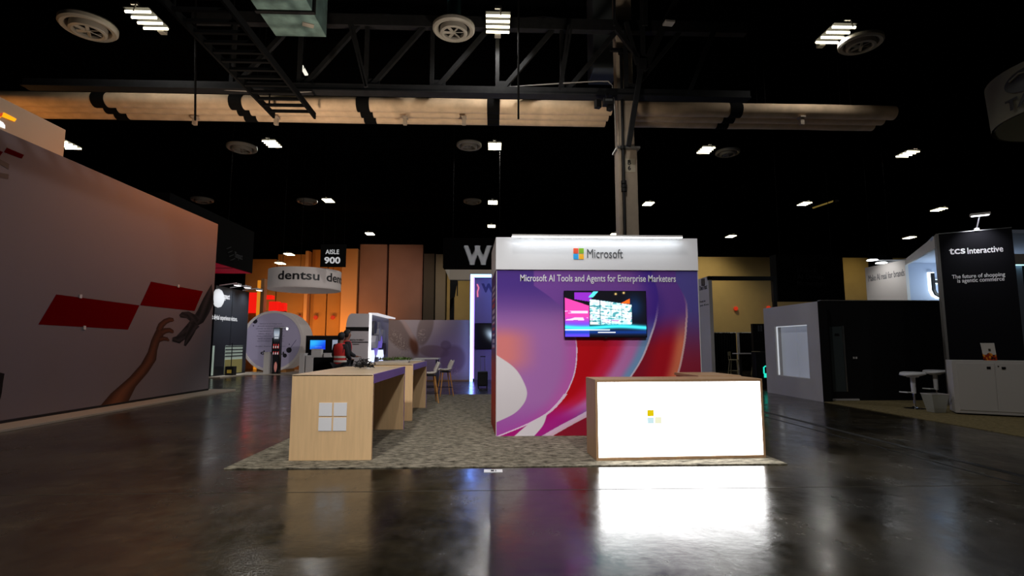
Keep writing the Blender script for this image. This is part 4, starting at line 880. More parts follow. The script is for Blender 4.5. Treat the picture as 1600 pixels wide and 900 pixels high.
hr = .26; seq = [0, 3, 1, 0, 3, 2, 0, 1, 3, 2, 1, 0, 3, 0, 2, 1, 3, 0, 2]; kk = 0
for i in range(4):
    for j in range(5):
        yy = AY0 + .32 + i * .44; zz_ = azt - .42 - j * .46 - (i % 2) * .23
        if zz_ < .3: continue
        m_ = HEXM[seq[kk % len(seq)]]; kk += 1
        MB().prism([(ax1, yy + hr * .88 * math.cos(k * PI / 3), zz_ + hr * .88 * math.sin(k * PI / 3)) for k in range(6)], (.05 + .05 * (kk % 3), 0, 0)).build('hexagon', m_, ak)
# ================================================================== pale mural wall and lit portal
MY = G(690, 595.5).y; mx0 = AT(600, 560, MY).x; mx1 = AT(733.5, 560, MY).x; mz = ZPY(mx1, MY, 500)
mw = thing('mural_wall', 'low pale mural wall with brownish plant forms left of the lit portal', 'booth wall', ((mx0 + mx1) / 2, MY, 0))
MB().box(mx0, mx1, MY, MY + .12, 0, mz).build('wall_body', GREYW, mw); MB().box(mx0, mx1, MY - .015, MY, 0, .05).build('base_strip', mat('gold_strip', rgb(160, 120, 66), .5), mw)
def mural(U, V):
    x = U * 1095 + 0; x = 0 + U * 1095; y = 95 + V * 765
    n = blobn(U, V, 9, 6); n2 = blobn(U, V, 60, 8)
    c = np.broadcast_to(C(172, 156, 156), U.shape + (3,)).copy()
    def ell(cx, cy, a, b_, rot, soft=.25):
        dx, dy = x - cx, y - cy; cr, sr = math.cos(rot), math.sin(rot); return 1 - sstep(1 - soft, 1, np.sqrt(((dx * cr + dy * sr) / a) ** 2 + ((-dx * sr + dy * cr) / b_) ** 2))
    c = mixc(c, C(120, 98, 90), ell(150, 250, 320, 150, .9) * .7); c = mixc(c, C(126, 108, 100), ell(520, 200, 110, 260, .25) * .75); c = mixc(c, C(110, 66, 46), ell(380, 430, 75, 170, -.25, .6) * .95)
    c = mixc(c, C(180, 150, 140), ell(300, 220, 40, 230, -.55, .6) * .7); c = mixc(c, C(136, 112, 106), ell(640, 500, 220, 90, .1) * .7); c = mixc(c, C(118, 98, 100), ell(880, 600, 190, 210, .3, .3) * .65)
    c = mixc(c, C(112, 92, 94), ell(790, 420, 80, 70, .2, .3) * .5)
    ves = (np.abs(blobn(U, V, 75, 12) + .6 * blobn(U, V, 120, 13)) < .07) * 1.0
    c = mixc(c, C(196, 176, 160), ves * (ell(190, 400, 110, 250, -.5, .5) + ell(480, 300, 70, 120, .2, .5) + ell(860, 760, 130, 110, .4, .5)) * .7)
    return c
print_grid('mural_print', (mx0, MY - .004, mz), (mx1 - mx0, 0, 0), (0, 0, -mz + .05), 170, 120, mural, PR, mw)
PY_ = MY - .15; px0 = AT(736.5, 560, PY_).x; pzt = ZPY(px0, PY_, 429); px1 = px0 + 3.4
po = thing('lit_portal', 'tall portal outlined in white-blue light beside the purple booth wall', 'portal', ((px0 + px1) / 2, PY_, 0))
t_ = .11
MB().box(px0 - t_ / 2, px0 + t_ / 2, PY_ - .05, PY_, .0, pzt).build('light_post', LEDB, po); MB().box(px0 - t_ / 2, px1, PY_ - .05, PY_, pzt - t_, pzt).build('light_lintel', LEDB, po); MB().box(px1 - t_, px1, PY_ - .05, PY_, 0, pzt - t_).build('light_post', LEDB, po)
MB().box(px0 - .06, px0 + .06, PY_, PY_ + .9, 0, pzt).build('side_wall', mat('violet_white', rgb(160, 150, 190), .6), po); MB().box(px0 - .06, px1, PY_, PY_ + .9, pzt - .06, pzt + .02).build('roof', mat('violet_white', (0, 0, 0)), po)
bkY = PY_ + .9; MB().box(px0, px1, bkY, bkY + .1, 0, pzt).build('back_wall', mat('violet_white', (0, 0, 0)), po)
flat_text('W', 752, 457, 775, 443, bkY - .003, mat('violet_grey', rgb(88, 80, 130), .6), po, bold=.06)
BLUSH = mat('pink_neon', (1, .25, .4), .4, emit=.8); m_ = MB(); m_.tube([AT(745.5, 444, bkY - .02), AT(748, 450, bkY - .02), AT(746, 456, bkY - .02), AT(746.5, 464, bkY - .02)], .03, 6); m_.build('neon_mark', BLUSH, po)
VIO = mat('violet_led', (.30, .18, 1), .4, emit=4.0); MB().box(px0 + .07, px0 + .10, PY_ + .05, PY_ + .08, .1, pzt - .12).build('violet_strip', VIO, po)
spot('portal_violet', (px0 - .5, PY_ - 1.4, .5), (px0 - .6, MY, 1.3), 22, 120, (.35, .2, 1), .2)
a_, b_ = AT(740, 546, bkY - .06), AT(786, 505, bkY - .06); ptv = thing('portal_screen', 'black screen with a pale glare inside the lit portal', 'screen', ((a_.x + b_.x) / 2, bkY - .04, a_.z)); MB().box(a_.x, b_.x, bkY - .06, bkY - .005, a_.z, b_.z).build('casing', BLACKG, ptv)
print_grid('screen', (a_.x + .02, bkY - .063, b_.z - .02), (b_.x - a_.x - .04, 0, 0), (0, 0, -(b_.z - a_.z) + .04), 50, 40, lambda U, V: mixc(np.broadcast_to(C(4, 4, 8), U.shape + (3,)), C(190, 215, 240), np.exp(-((U - .62) / .22) ** 2 - ((V - .45 - .5 * (U - .6)) / .22) ** 2)), print_mat('painted_screen_glare', .3, .9), ptv)  # blue-white glare on the dark screen, painted in and made to glow
# suitcase
q = G(754, 606); sc_ = thing('suitcase', 'small black wheeled suitcase with raised handle before the portal', 'suitcase', (q.x, q.y, 0))
MB().box(q.x - .17, q.x + .17, q.y, q.y + .24, .05, .54).build('body', BLACK, sc_, bevel=.03); MB().box(q.x - .14, q.x + .14, q.y - .02, q.y, .1, .44).build('pocket', CLOTH, sc_, bevel=.01)
for s in (-.07, .07): MB().cyl((q.x + s, q.y + .2, .54), (q.x + s, q.y + .2, 1.02), .009, n=8).build('handle_rod', ALU, sc_)
MB().box(q.x - .09, q.x + .09, q.y + .18, q.y + .22, 1.02, 1.05).build('grip', BLACK, sc_, bevel=.008)
for s in (-.14, .14): MB().cyl((q.x + s - .02, q.y + .2, .04), (q.x + s + .02, q.y + .2, .04), .04, n=14).build('wheel', BLACK, sc_)
for s in (-.14, .14): MB().cyl((q.x + s - .02, q.y + .03, .03), (q.x + s + .02, q.y + .03, .03), .03, n=12).build('caster', BLACK, sc_)
# hanging W sign
WSY = 23.0; a_, b_ = AT(692, 418, WSY), AT(795, 372, WSY); ws = thing('dotted_letter_sign', 'black hanging sign with a white dotted letter W', 'hanging sign', ((a_.x + b_.x) / 2, WSY, a_.z)); MB().box(a_.x, b_.x, WSY, WSY + .6, a_.z, b_.z).build('sign_box', BLACKM, ws)
segs = [((729, 386), (737.5, 411)), ((737.5, 411), (746, 388)), ((746, 388), (755, 411)), ((755, 411), (763.5, 386))]; b = MB(); ndot = 0
import itertools
for i in range(22):
    for j in range(16):
        px, py = 724 + i * 2.2 + (j % 2) * 1.1, 384.5 + j * 1.9
        dmin = min(abs((px - x0) - (py - y0) * (x1 - x0) / (y1 - y0)) for (x0, y0), (x1, y1) in segs)
        if dmin < 4.2:
            q = AT(px, py, WSY - .004); rd = .021 if dmin < 2.8 else .012
            b.prism([(q.x + rd * math.cos(k * PI / 3), q.y, q.z + rd * math.sin(k * PI / 3)) for k in range(6)], (0, .004, 0))
b.build('letter_dots', TXTWE, ws)['kind'] = 'stuff'
for xx in (a_.x + .4, b_.x - .4): MB().cyl((xx, WSY + .3, b_.z), (xx, WSY + .3, 12.2), .012, n=6).build('hanger', BLACKM, ws)
a_, b_ = AT(694, 437, 30), AT(770, 418, 30); bm_ = thing('beige_header', 'beige header beam under the dotted W sign', 'beam', ((a_.x + b_.x) / 2, 30, a_.z)); MB().box(a_.x + .3, b_.x, 30, 30.5, a_.z, b_.z).build('beam', mat('beige_beam', rgb(176, 164, 150), .7, emit=.05), bm_); MB().prism([(a_.x - .02, 30, b_.z), (a_.x + .3, 30, b_.z), (a_.x + .3, 30, a_.z)], (0, .5, 0)).build('end_cap', mat('beige_cap', rgb(206, 196, 180), .7), bm_)
for xx in (a_.x + .45, b_.x - .3): MB().box(xx - .12, xx + .12, 30.1, 30.4, 0, a_.z).build('post', STEELD, bm_)
q = AT(709, 450, 29.5); t = thing('wall_speaker', 'slim black speaker hung below the beige header beam', 'speaker', q); MB().hexa([(q.x - .18, 29.4, q.z - .65), (q.x + .05, 29.4, q.z - .5), (q.x + .05, 29.7, q.z - .5), (q.x - .18, 29.7, q.z - .65), (q.x - .2, 29.4, q.z + .45), (q.x + .2, 29.4, q.z + .45), (q.x + .2, 29.7, q.z + .45), (q.x - .2, 29.7, q.z + .45)]).build('cabinet', BLACK, t); MB().bar((q.x + .2, 29.55, q.z + .4), (q.x + .2, 29.55, q.z - .45), .06).build('bracket', STEELD, t)
# ================================================================== right: grey portal stand
OY = 18.0; ox = AT(1109.5, 500, OY).x; ozt = AX(1108, 431, ox).z; oy1 = AX(1090, 500, ox).y + .8
ot = thing('portal_stand', 'grey portal with black header beam right of the purple booth wall', 'portal', (ox, OY, 0))
MB().box(ox, ox + .12, OY, oy1, 0, ozt).build('grey_panel', GREYW, ot); oxr = AT(1216, 500, OY).x
MB().box(ox, oxr, OY, OY + .12, ozt - .14, ozt).build('header_beam', BLACK, ot); MB().box(ox, oxr, OY + .12, oy1, ozt - .02, ozt).build('roof_edge', BLACK, ot) if False else None
MB().box(oxr - .12, oxr, OY, OY + .12, 0, ozt - .14).build('post', BLACK, ot)
def rx_text(body, px0, py1, px1, py0, X, m, parent, **k):   # on a face that looks towards -x
    a, c = AX(px0, py1, X), AX(px1, py0, X); return text(body, a, -YU, ZU, a.y - c.y, abs(c.z - a.z), m, parent, **k)
q0, q1 = AX(1096, 455, ox), AX(1101, 444, ox)
text('OneTrust', AX(1093, 454.5, ox), -YU, ZU, AX(1093, 455, ox).y - AX(1105, 455, ox).y, .18, TXTB, ot, bold=.01)
for px in (1096, 1099):
    a_, c_ = AX(px, 447, ox - .004), AX(px + 2, 438, ox - .004); MB().box(ox - .006, ox, c_.y, a_.y, a_.z, a_.z + .26).build('logo_mark', TXTB, ot)
text('Ready for', AX(1094, 474, ox), -YU, ZU, .5, .09, TXTB, ot); text('your AI era', AX(1094, 480, ox), -YU, ZU, .75, .09, TXTB, ot)
# black drape line with white post at the back
DRY = 29.0
for i, (x0, x1) in enumerate(((1100, 1150), (1152.5, 1182))):
    a_, c_ = AT(x0, 520, DRY), AT(x1, 520, DRY); t = thing('drape', ['black drape behind the grey stool on the right', 'black drape between the white post and the black logo sign'][i], 'drape', ((a_.x + c_.x) / 2, DRY, 0)); n = 60
    vs = []
    for k in range(n + 1):
        xx = a_.x + (c_.x - a_.x) * k / n; yy = DRY + .05 * math.sin(k * 1.3); vs += [(xx, yy, 0), (xx, yy, a_.z)]
    ob = MB().add(vs, [(2 * k, 2 * k + 2, 2 * k + 3, 2 * k + 1) for k in range(n)]).build('cloth', BLACKM, t, smooth=True); ob.modifiers.new('t', 'SOLIDIFY').thickness = .01
    MB().cyl((a_.x, DRY, a_.z), (c_.x, DRY, a_.z), .03, n=8).build('rail', ALU, t)
p = AT(1151, 520, DRY); tag(MB().box(p.x - .05, p.x + .05, DRY - .2, DRY - .1, 0, p.z).build('drape_post', WHITE2), 'thin white post between the black drapes', 'post')
SGY = 26; a_, c_ = AT(1179, 570, SGY), AT(1240, 506, SGY); sg = thing('logo_sign', 'black sign with grey bracket logo behind the bar table', 'sign', ((a_.x + c_.x) / 2, SGY, 0)); MB().box(a_.x, c_.x, SGY, SGY + .2, 0, c_.z).build('board', BLACK, sg)
for x0 in (1184, 1188, 1197):
    q = AT(x0, 513, SGY); MB().box(q.x, q.x + .09, SGY - .006, SGY, q.z - .15, q.z + .15).build('logo_mark', TXTG, sg)
# small seating group
def cafe_stool(label, px, py, rz=0, m=GREYW):
    q = G(px, py); t = thing('cafe_stool', label, 'stool', (q.x, q.y, 0), rz, 'grey cafe stools'); SH = .74
    for sx, sy in ((-1, -1), (1, -1), (1, 1), (-1, 1)): MB().cyl((sx * .24, sy * .22, 0), (sx * .15, sy * .15, SH), .02, n=8).build('leg', m, t, local=True)
    MB().box(-.2, .2, -.2, .2, SH, SH + .04).build('seat', m, t, local=True, bevel=.015); MB().box(-.19, .19, .17, .21, SH + .2, SH + .38).build('backrest', m, t, local=True, bevel=.01)
    for s in (-.17, .17): MB().cyl((s, .18, SH), (s, .19, SH + .3), .014, n=8).build('back_post', m, t, local=True)
    b = MB(); c = [(sx * .21, sy * .195, .28) for sx, sy in ((-1, -1), (1, -1), (1, 1), (-1, 1))]
    for i in range(4): b.cyl(c[i], c[(i + 1) % 4], .01, n=6)
    b.build('foot_ring', m, t, local=True)
OLV = mat('khaki_paint', rgb(150, 140, 104), .6)
cafe_stool('grey metal stool with backrest at the left of the far bar table', 1148, 589, .9, OLV); cafe_stool('khaki stool standing behind the far bar table', 1184, 586, -.3, OLV)
q = G(1180, 592); t = thing('cafe_table', 'narrow grey bar table beyond the reception counter', 'table', (q.x, q.y, 0))
MB().box(q.x - .8, q.x + .9, q.y - .3, q.y + .3, 1.04, 1.08).build('table_top', GREYW, t, bevel=.005)
for s in (-.6, .7):
    MB().box(q.x + s - .04, q.x + s + .04, q.y - .04, q.y + .04, .04, 1.04).build('leg', BLACK, t); MB().box(q.x + s - .05, q.x + s + .05, q.y - .28, q.y + .28, 0, .04).build('foot', ALU, t)
q = AT(1198, 578, 17.2); gt = thing('green_lit_sign', 'small green glowing sign beside the white light-box wall', 'sign', (q.x, 17.2, 0))
GRN = mat('green_lit', (.02, .85, .62), .4, emit=1.0); MB().box(q.x - .35, q.x + .3, 17.2, 17.5, 0, 1.2).build('stand', BLACK, gt, bevel=.01)
b = MB(); b.tube([(q.x - .1, 17.19, q.z - .12), (q.x - .1, 17.19, q.z + .08), (q.x - .05, 17.19, q.z + .12), (q.x + .03, 17.19, q.z + .12), (q.x + .06, 17.19, q.z + .06), (q.x + .06, 17.19, q.z - .12)], .022, 6); b.build('glow_letter', GRN, gt); MB().box(q.x - .1, q.x + .06, 17.18, 17.2, .36, .5).build('glow_strip', GRN, gt)
# ================================================================== white light-box wall
N0 = G(1285, 628); N1 = G(1200, 613); BX = (N0.x + N1.x) / 2; by0, by1 = AX(1285, 600, BX).y, AX(1198.5, 600, BX).y; bz = AX(1276, 471, BX).z
lb_ = thing('light_box_wall', 'white freestanding wall with a recessed lit window', 'booth wall', (BX, (by0 + by1) / 2, 0))
wy0, wy1 = AX(1263, 550, BX).y, AX(1212, 550, BX).y; wz0, wz1 = AX(1264, 592, BX).z, AX(1261, 507, BX).z; D_ = .22
for (ya, yb_, za, zb2) in ((by0, wy0, 0, bz), (wy1, by1, 0, bz), (wy0, wy1, 0, wz0), (wy0, wy1, wz1, bz)): MB().box(BX, BX + D_, ya, yb_, za, zb2).build('wall_section', GREYW, lb_)
MB().box(BX + D_ - .03, BX + D_, wy0, (wy0 + wy1) / 2 - .01, wz0, wz1).build('back_pane', mat('backlit_pane', rgb(190, 196, 208), .5, emit=.16), lb_); MB().box(BX + D_ - .03, BX + D_, (wy0 + wy1) / 2 + .01, wy1, wz0, wz1).build('back_pane', mat('backlit_pane', (0, 0, 0)), lb_)
MB().box(BX + D_, BX + D_ + .02, by0, by1, 0, bz).build('rear_skin', BLACK, lb_)
MB().box(BX + .05, BX + .08, wy1 - .03, wy1 - .005, wz0 + .02, wz1 - .02).build('led_strip', mat('window_led', (.9, .95, 1), .4, emit=.45), lb_); MB().box(BX + .05, BX + .08, wy0 + .02, wy1 - .02, wz1 - .025, wz1 - .005).build('led_strip', mat('window_led', (0, 0, 0)), lb_)
MB().box(BX, BX + D_, by0 - .012, by0, 0, bz).build('end_skin', BLACK, lb_)
# ================================================================== black tower stand
tc_ = carpet_mat('beige_carpet', rgb(108, 96, 66), rgb(150, 136, 100), 14, (1, 1, 1))
KY0 = G(1342, 626).y
tag(MB().prism([(BX, 3, 0), (24, 3, 0), (24, KY0 - .07, 0), (BX + .3, KY0 - .07, 0), (BX + .3, by0 - .03, 0), (BX, by0 - .03, 0)], (0, 0, .012)).build('carpet', tc_), 'beige carpet of the black stand on the right', 'carpet')
KY0 = G(1342, 626).y; kz = ZPY(9, KY0, 470); kx0, kx1 = BX + .26, AT(1520, 500, KY0).x
kw = thing('black_meeting_room', 'low black meeting-room wall with glass door behind the white stools', 'booth wall', ((kx0 + kx1) / 2, KY0, 0))
dx0, dx1 = AT(1299, 560, KY0).x, AT(1320, 560, KY0).x; dzt2 = ZPY(dx0, KY0, 509); dzb = ZPY(dx0, KY0, 612)
MB().box(kx0, dx0, KY0, KY0 + .1, 0, kz).build('wall_panel', BLACK, kw); MB().box(dx1 + .05, (dx1 + kx1) / 2, KY0, KY0 + .1, 0, kz).build('wall_panel', BLACK, kw); MB().box((dx1 + kx1) / 2 + .006, kx1, KY0, KY0 + .1, 0, kz).build('wall_panel', BLACK, kw)
MB().box(dx0, dx1 + .05, KY0, KY0 + .1, dzt2, kz).build('wall_panel', BLACK, kw); MB().box(dx0, dx1 + .05, KY0, KY0 + .1, 0, dzb).build('wall_panel', BLACK, kw)
gd = MB().box(dx0, dx1, KY0 + .02, KY0 + .06, dzb, dzt2).build('glass_pane', mat('smoked_glass', rgb(64, 72, 74), .15), kw); MB().box(dx1 - .02, dx1 + .02, KY0 - .02, KY0 + .02, dzb, dzt2).build('door_edge', ALU, kw); q = AT(1308, 523, KY0 + .01); MB().box(q.x - .06, q.x + .06, q.y, q.y + .02, q.z - .03, q.z + .03).build('latch', BLACK, kw)
q = AT(1292.5, 511, KY0 - .01); MB().box(q.x - .015, q.x + .015, q.y - .01, q.y, q.z - .06, q.z + .06).build('hinge', WHITE2, kw); q = AT(1298, 607, KY0 - .01); MB().box(q.x - .015, q.x + .015, q.y - .01, q.y, q.z - .08, q.z + .05).build('hinge', WHITE2, kw)
a_, c_ = AT(1300, 627, KY0 - .02), AT(1342, 624, KY0 - .02); MB().box(a_.x, c_.x, KY0 - .05, KY0, .0, .05).build('threshold', WHITE2, kw)
for px in (1334, 1338): q = AT(px, 559, KY0 - .005); MB().box(q.x - .02, q.x + .02, q.y - .01, q.y + .005, q.z - .025, q.z + .025).build('switch', WHITE2, kw)
MB().box(kx0, kx1, KY0 - .01, KY0 + .11, kz, kz + .02).build('top_rail', EXTRUSION, kw)
# upper white sign and blue wall
S0 = AT(1416, 440, 16); SXX = S0.x; sy1 = AX(1353, 440, SXX).y; szt = AX(1415, 405.5, SXX).z
us = thing('white_upper_wall', 'white upper wall reading Make AI real for brands', 'booth wall', (SXX, 16, 0)); MB().box(SXX, SXX + .1, 16, sy1, 0, szt).build('wall_body', WHITE2, us)
a_, c_ = AX(1357, 434, SXX), AX(1413, 423, SXX); text('Make AI real for brands', Vector((SXX, a_.y, c_.z - .16)), -YU, ZU, a_.y - c_.y, .22, TXTG, us)
BLU = mat('pale_blue_wall', rgb(160, 172, 196), .6); bx1 = SXX + 3.2
bw = thing('blue_lit_wall', 'pale blue wall with a back-lit letter t beside the black tower', 'booth wall', (SXX + 1, 16, 0)); MB().box(SXX + .1, bx1, 16, 16.1, 0, szt - .1).build('wall_body', BLU, bw); None
tq = AT(1456, 446, 15.95); LITW = mat('halo_white', (.8, .95, 1), .4, emit=2.6)
for m_, dd, yy in ((LITW, .035, 15.97), (TXTB, 0, 15.9)):
    w_ = .16 + dd; b = MB(); b.tube([(tq.x, yy, tq.z + .38 + dd), (tq.x, yy, tq.z - .15), (tq.x + .05, yy, tq.z - .27), (tq.x + .16, yy, tq.z - .33), (tq.x + .34, yy, tq.z - .33)], .06 + dd, 8); b.tube([(tq.x - .0, yy, tq.z + .12), (tq.x + .34, yy, tq.z + .12)], .05 + dd * .6, 8); b.build('halo' if dd else 'letter', m_, bw)
# rotated tower
tp = G(1484, 640); TXa = AT(1457.5, 366, 12.0); ph = -.60
tx = AT(1486, 610, 12.0).x; tw = thing('black_tower', 'tall black tower panel reading tcs Interactive behind the white cabinet', 'booth wall', (tx, 12.0, 0), ph)
tzt = ZPY(tx, 12.0, 366); TW = 1.32
MB().box(.02, TW, 0, .35, .013, tzt).build('tower_body', mat('tower_black', (.006, .006, .008), .8, spec=.08), tw, local=True); MB().box(-.03, .02, -.01, .36, .013, tzt + .01).build('metal_edge', EXTRUSION, tw, local=True); MB().box(.02, TW, -.005, .02, tzt, tzt + .015).build('top_trim', ALU, tw, local=True)
def tow(body, x0, w_, py, h, m, bold=.01):
    P_ = world_of(tw) @ Vector((x0, 0, 0)); z = ZPY(P_.x, P_.y, py); R_ = Matrix.Rotation(ph, 3, 'Z')
    text(body, world_of(tw) @ Vector((x0, -.002, z)), R_ @ XU, ZU, w_, h, m, tw, bold=bold)
tow('tcs', .19, .29, 398, .15, TXTW, .015); tow('Interactive', .52, .62, 397, .145, TXTW, .01)
tow('The future of shopping', .20, .93, 437.5, .12, TXTW); tow('is agentic commerce', .29, .82, 444, .12, TXTW)
R_ = Matrix.Rotation(ph, 3, 'Z'); lp = world_of(tw) @ Vector((.72, 0, tzt))
al = thing('arm_light', 'white arm spotlight on top of the black tower', 'spotlight', lp); d_ = R_ @ Vector((0, -1, 0))
MB().cyl(lp, lp + Vector((0, 0, .06)), .05, n=12).build('foot', WHITE, al); MB().cyl(lp + Vector((0, 0, .05)), lp + d_ * .42 + Vector((0, 0, .28)), .014, n=8).build('arm', WHITE, al); MB().obox(lp + d_ * .47 + Vector((0, 0, .29)), (.34, .14, .05), ph).build('head', WHITE2, al); MB().obox(lp + d_ * .47 + Vector((0, 0, .26)), (.3, .1, .01), ph).build('lens', LEDW, al)
spot('tower_lamp', lp + d_ * .42 + Vector((0, 0, .22)), lp + Vector((0, 0, -.45)), 60, 95, (.95, .95, 1), .04)
# canopy beam and side portal
cbm = thing('canopy_beam', 'white slanted canopy beam joining the tower to the white upper wall', 'beam', (SXX, 16, szt))
pA = Vector((SXX, 16, szt)); pB = world_of(tw) @ Vector((-.02, .1, tzt)); MB().hexa([pA + Vector((0, 0, -.18)), pB + Vector((0, 0, -.3)), pB + Vector((.12, .1, -.3)), pA + Vector((.12, .1, -.18)), pA, pB, pB + Vector((.12, .1, 0)), pA + Vector((.12, .1, 0))]).build('beam', WHITE2, cbm)
pC = world_of(tw) @ Vector((TW, .3, tzt)); MB().prism([(SXX + .12, 15.98, szt - .1), (bx1, 15.98, szt - .1), (bx1, pC.y, szt - .1), (pC.x, pC.y + .05, szt - .1), (pB.x + .14, pB.y + .25, szt - .1)], (0, 0, .08)).build('soffit', BLU, cbm)
area('soffit_lamp', (SXX + .9, 15.0, 2.7), 30, (1.2, .3), (.75, .9, 1), (SXX + .8, 15.4, 5))
spot('sign_lamp', (SXX - .9, 16.6, szt + .35), (SXX, 16.7, szt - .9), 60, 100, (1, .98, .95), .06)
for i, (px, py) in enumerate(((1363, 407), (1377, 411.5))):
    q = AX(px, py, SXX - .85); t = thing('arm_light', ['oval arm lamp left of the pair over the white upper wall', 'oval arm lamp right of the pair over the white upper wall'][i], 'spotlight', q, group='arm lamps over the white upper wall'); MB().lathe([(.001, .05), (.14, .03), (.16, 0), (.001, -.02)], q, 16).build('head', LEDW, t, smooth=True); MB().cyl(q, (SXX, q.y - .25, szt - .0), .015, n=6).build('arm', WHITE, t)
aisle('dim hanging aisle sign half hidden behind the white upper wall', 1359, 396, 1394, 424, 22, 'AISLE', '200', (1367, 404, 1386, 398.5), (1366, 418, 1388, 408.5), TXTG)
sp_ = thing('side_portal', 'pale blue lit portal at the right edge beyond the black tower', 'portal', AT(1592, 560, 11.6)); a_, c_ = AT(1583, 413, 11.6), AT(1640, 397, 11.6)
MB().box(a_.x, c_.x, 11.6, 12.0, a_.z, c_.z).build('lintel', WHITE2, sp_); a2, c2 = AT(1586, 560, 11.6), AT(1597, 560, 11.6); MB().box(AT(1584, 420, 11.7).x, AT(1597, 420, 11.7).x, 11.7, 11.9, .013, a_.z).build('post', BLU, sp_); MB().box(AT(1597, 420, 11.9).x, c_.x, 11.9, 12.0, .013, a_.z).build('back_panel', BLACK, sp_); MB().box(a_.x + .03, c_.x, 11.62, 11.66, a_.z - .02, a_.z).build('led_strip', mat('cool_led', (.5, .9, 1), .4, emit=1.5), sp_)
# white cabinet
cA = G(1494, 648); cab = thing('white_cabinet', 'white two-door cabinet in front of the black tower', 'cabinet', (cA.x, cA.y, .012), -.55); CH = ZPY(cA.x, cA.y, 563) - .012; CL = 2.0
MB().box(0, CL, 0, .55, .03, CH).build('body', WHITE2, cab, local=True, bevel=.004); MB().box(.03, CL - .03, .04, .5, 0, .03).build('toe_kick', BLACK, cab, local=True)
for k in range(3):
    x0 = .07 + k * .62; dr_ = MB().box(x0, x0 + .6, -.012, 0, .09, CH - .05).build('door', WHITE2, cab, local=True, bevel=.003)
    hx = x0 + (.48 if k == 0 else .09); MB().box(hx, hx + .06, -.022, -.012, CH - .17, CH - .12).build('handle', BLACK, dr_, local=True)
    if k == 1: MB().box(x0 + .03, x0 + .05, -.02, -.012, CH - .12, CH - .10).build('lock', BLACK, dr_, local=True)
cw_ = world_of(cab) @ Vector((.68, .25, CH)); fm = thing('card_stand', 'small picture card standing on the white cabinet', 'card', cw_, -.5)
def card(U, V):
    c = np.broadcast_to(C(206, 200, 194), U.shape + (3,)).copy(); c = mixc(c, C(70, 60, 50), (np.abs(U - .55) < .09) * (np.abs(V - .40) < .07)); n = blobn(U, V, 22, 3)
    k = (V > .62 + .06 * np.sin(U * 9)); c = mixc(c, C(150, 50, 20) + 0 * c, k * 1.0); c = mixc(c, C(230, 150, 40), k * (n > .12)); return mixc(c, C(40, 20, 20), k * (n < -.18))
MB().hexa([(-.1, 0, 0), (.1, 0, 0), (.1, .012, 0), (-.1, .012, 0), (-.12, .06, .36), (.1, .06, .36), (.1, .072, .36), (-.12, .072, .36)]).build('card_body', WHITE, fm, local=True)
M_ = world_of(fm); print_grid('card_print', M_ @ Vector((-.12, .055, .36)), M_.to_3x3() @ Vector((.22, 0, 0)), M_.to_3x3() @ Vector((.01, -.058, -.36)), 22, 32, card, PR, fm)
MB().hexa([(-.03, .02, 0), (.03, .02, 0), (.03, .16, 0), (-.03, .16, 0), (-.03, .06, .28), (.03, .06, .28), (.03, .065, .28), (-.03, .065, .28)]).build('easel_back', BLACK, fm, local=True)
# pedestal stools
def swivel(label, px, py, rz):
    q = G(px, py); t = thing('pedestal_stool', label, 'stool', (q.x, q.y, .012), rz, 'white pedestal stools')
    MB().lathe([(.001, .0), (.21, .0), (.21, .012), (.06, .03), (.03, .06), (.001, .06)], n=32).build('base', CHROME, t, local=True, smooth=True)
    MB().cyl((0, 0, .04), (0, 0, .36), .022, n=12).build('gas_lift', CHROME, t, local=True, smooth=True); MB().cyl((0, 0, .34), (0, 0, .72), .045, .05, 16).build('column', WHITE, t, local=True, smooth=True)
    b = MB(); b.tube([(-.02, 0, .36), (-.25, 0, .37), (-.27, -.1, .37), (-.27, .1, .37), (-.25, 0, .37)], .014, 8); b.build('foot_rest', WHITE, t, local=True, smooth=True)
    vs = []; fs = []; nu, nv = 20, 6
    for j in range(nv):
        rr = .23 * (j / (nv - 1)) + .001
        for i in range(nu):
            a = 2 * PI * i / nu; x, y = rr * math.cos(a) * 1.05, rr * math.sin(a); vs.append((x, y, .76 + .35 * rr * rr * 3 - .25 * max(0, -x - .02) * rr * 2.2 - .1 * abs(x) * 0))
    for j in range(nv - 1):
        for i in range(nu): fs.append((j * nu + i, j * nu + (i + 1) % nu, (j + 1) * nu + (i + 1) % nu, (j + 1) * nu + i))
    o = MB().add(vs, fs).build('seat', WHITE, t, local=True, smooth=True); m_ = o.modifiers.new('t', 'SOLIDIFY'); m_.thickness = .05; m_.offset = -1
    MB().lathe([(.001, .69), (.11, .70), (.14, .74), (.001, .74)], n=20).build('seat_mount', WHITE, t, local=True, smooth=True); MB().bar((-.08, -.05, .72), (-.3, -.07, .74), .015).build('lever', WHITE, t, local=True)
swivel('white pedestal stool standing clear before the black wall', 1430, 639.5, .15); swivel('white pedestal stool partly hidden behind the tower edge', 1465, 632, .1)
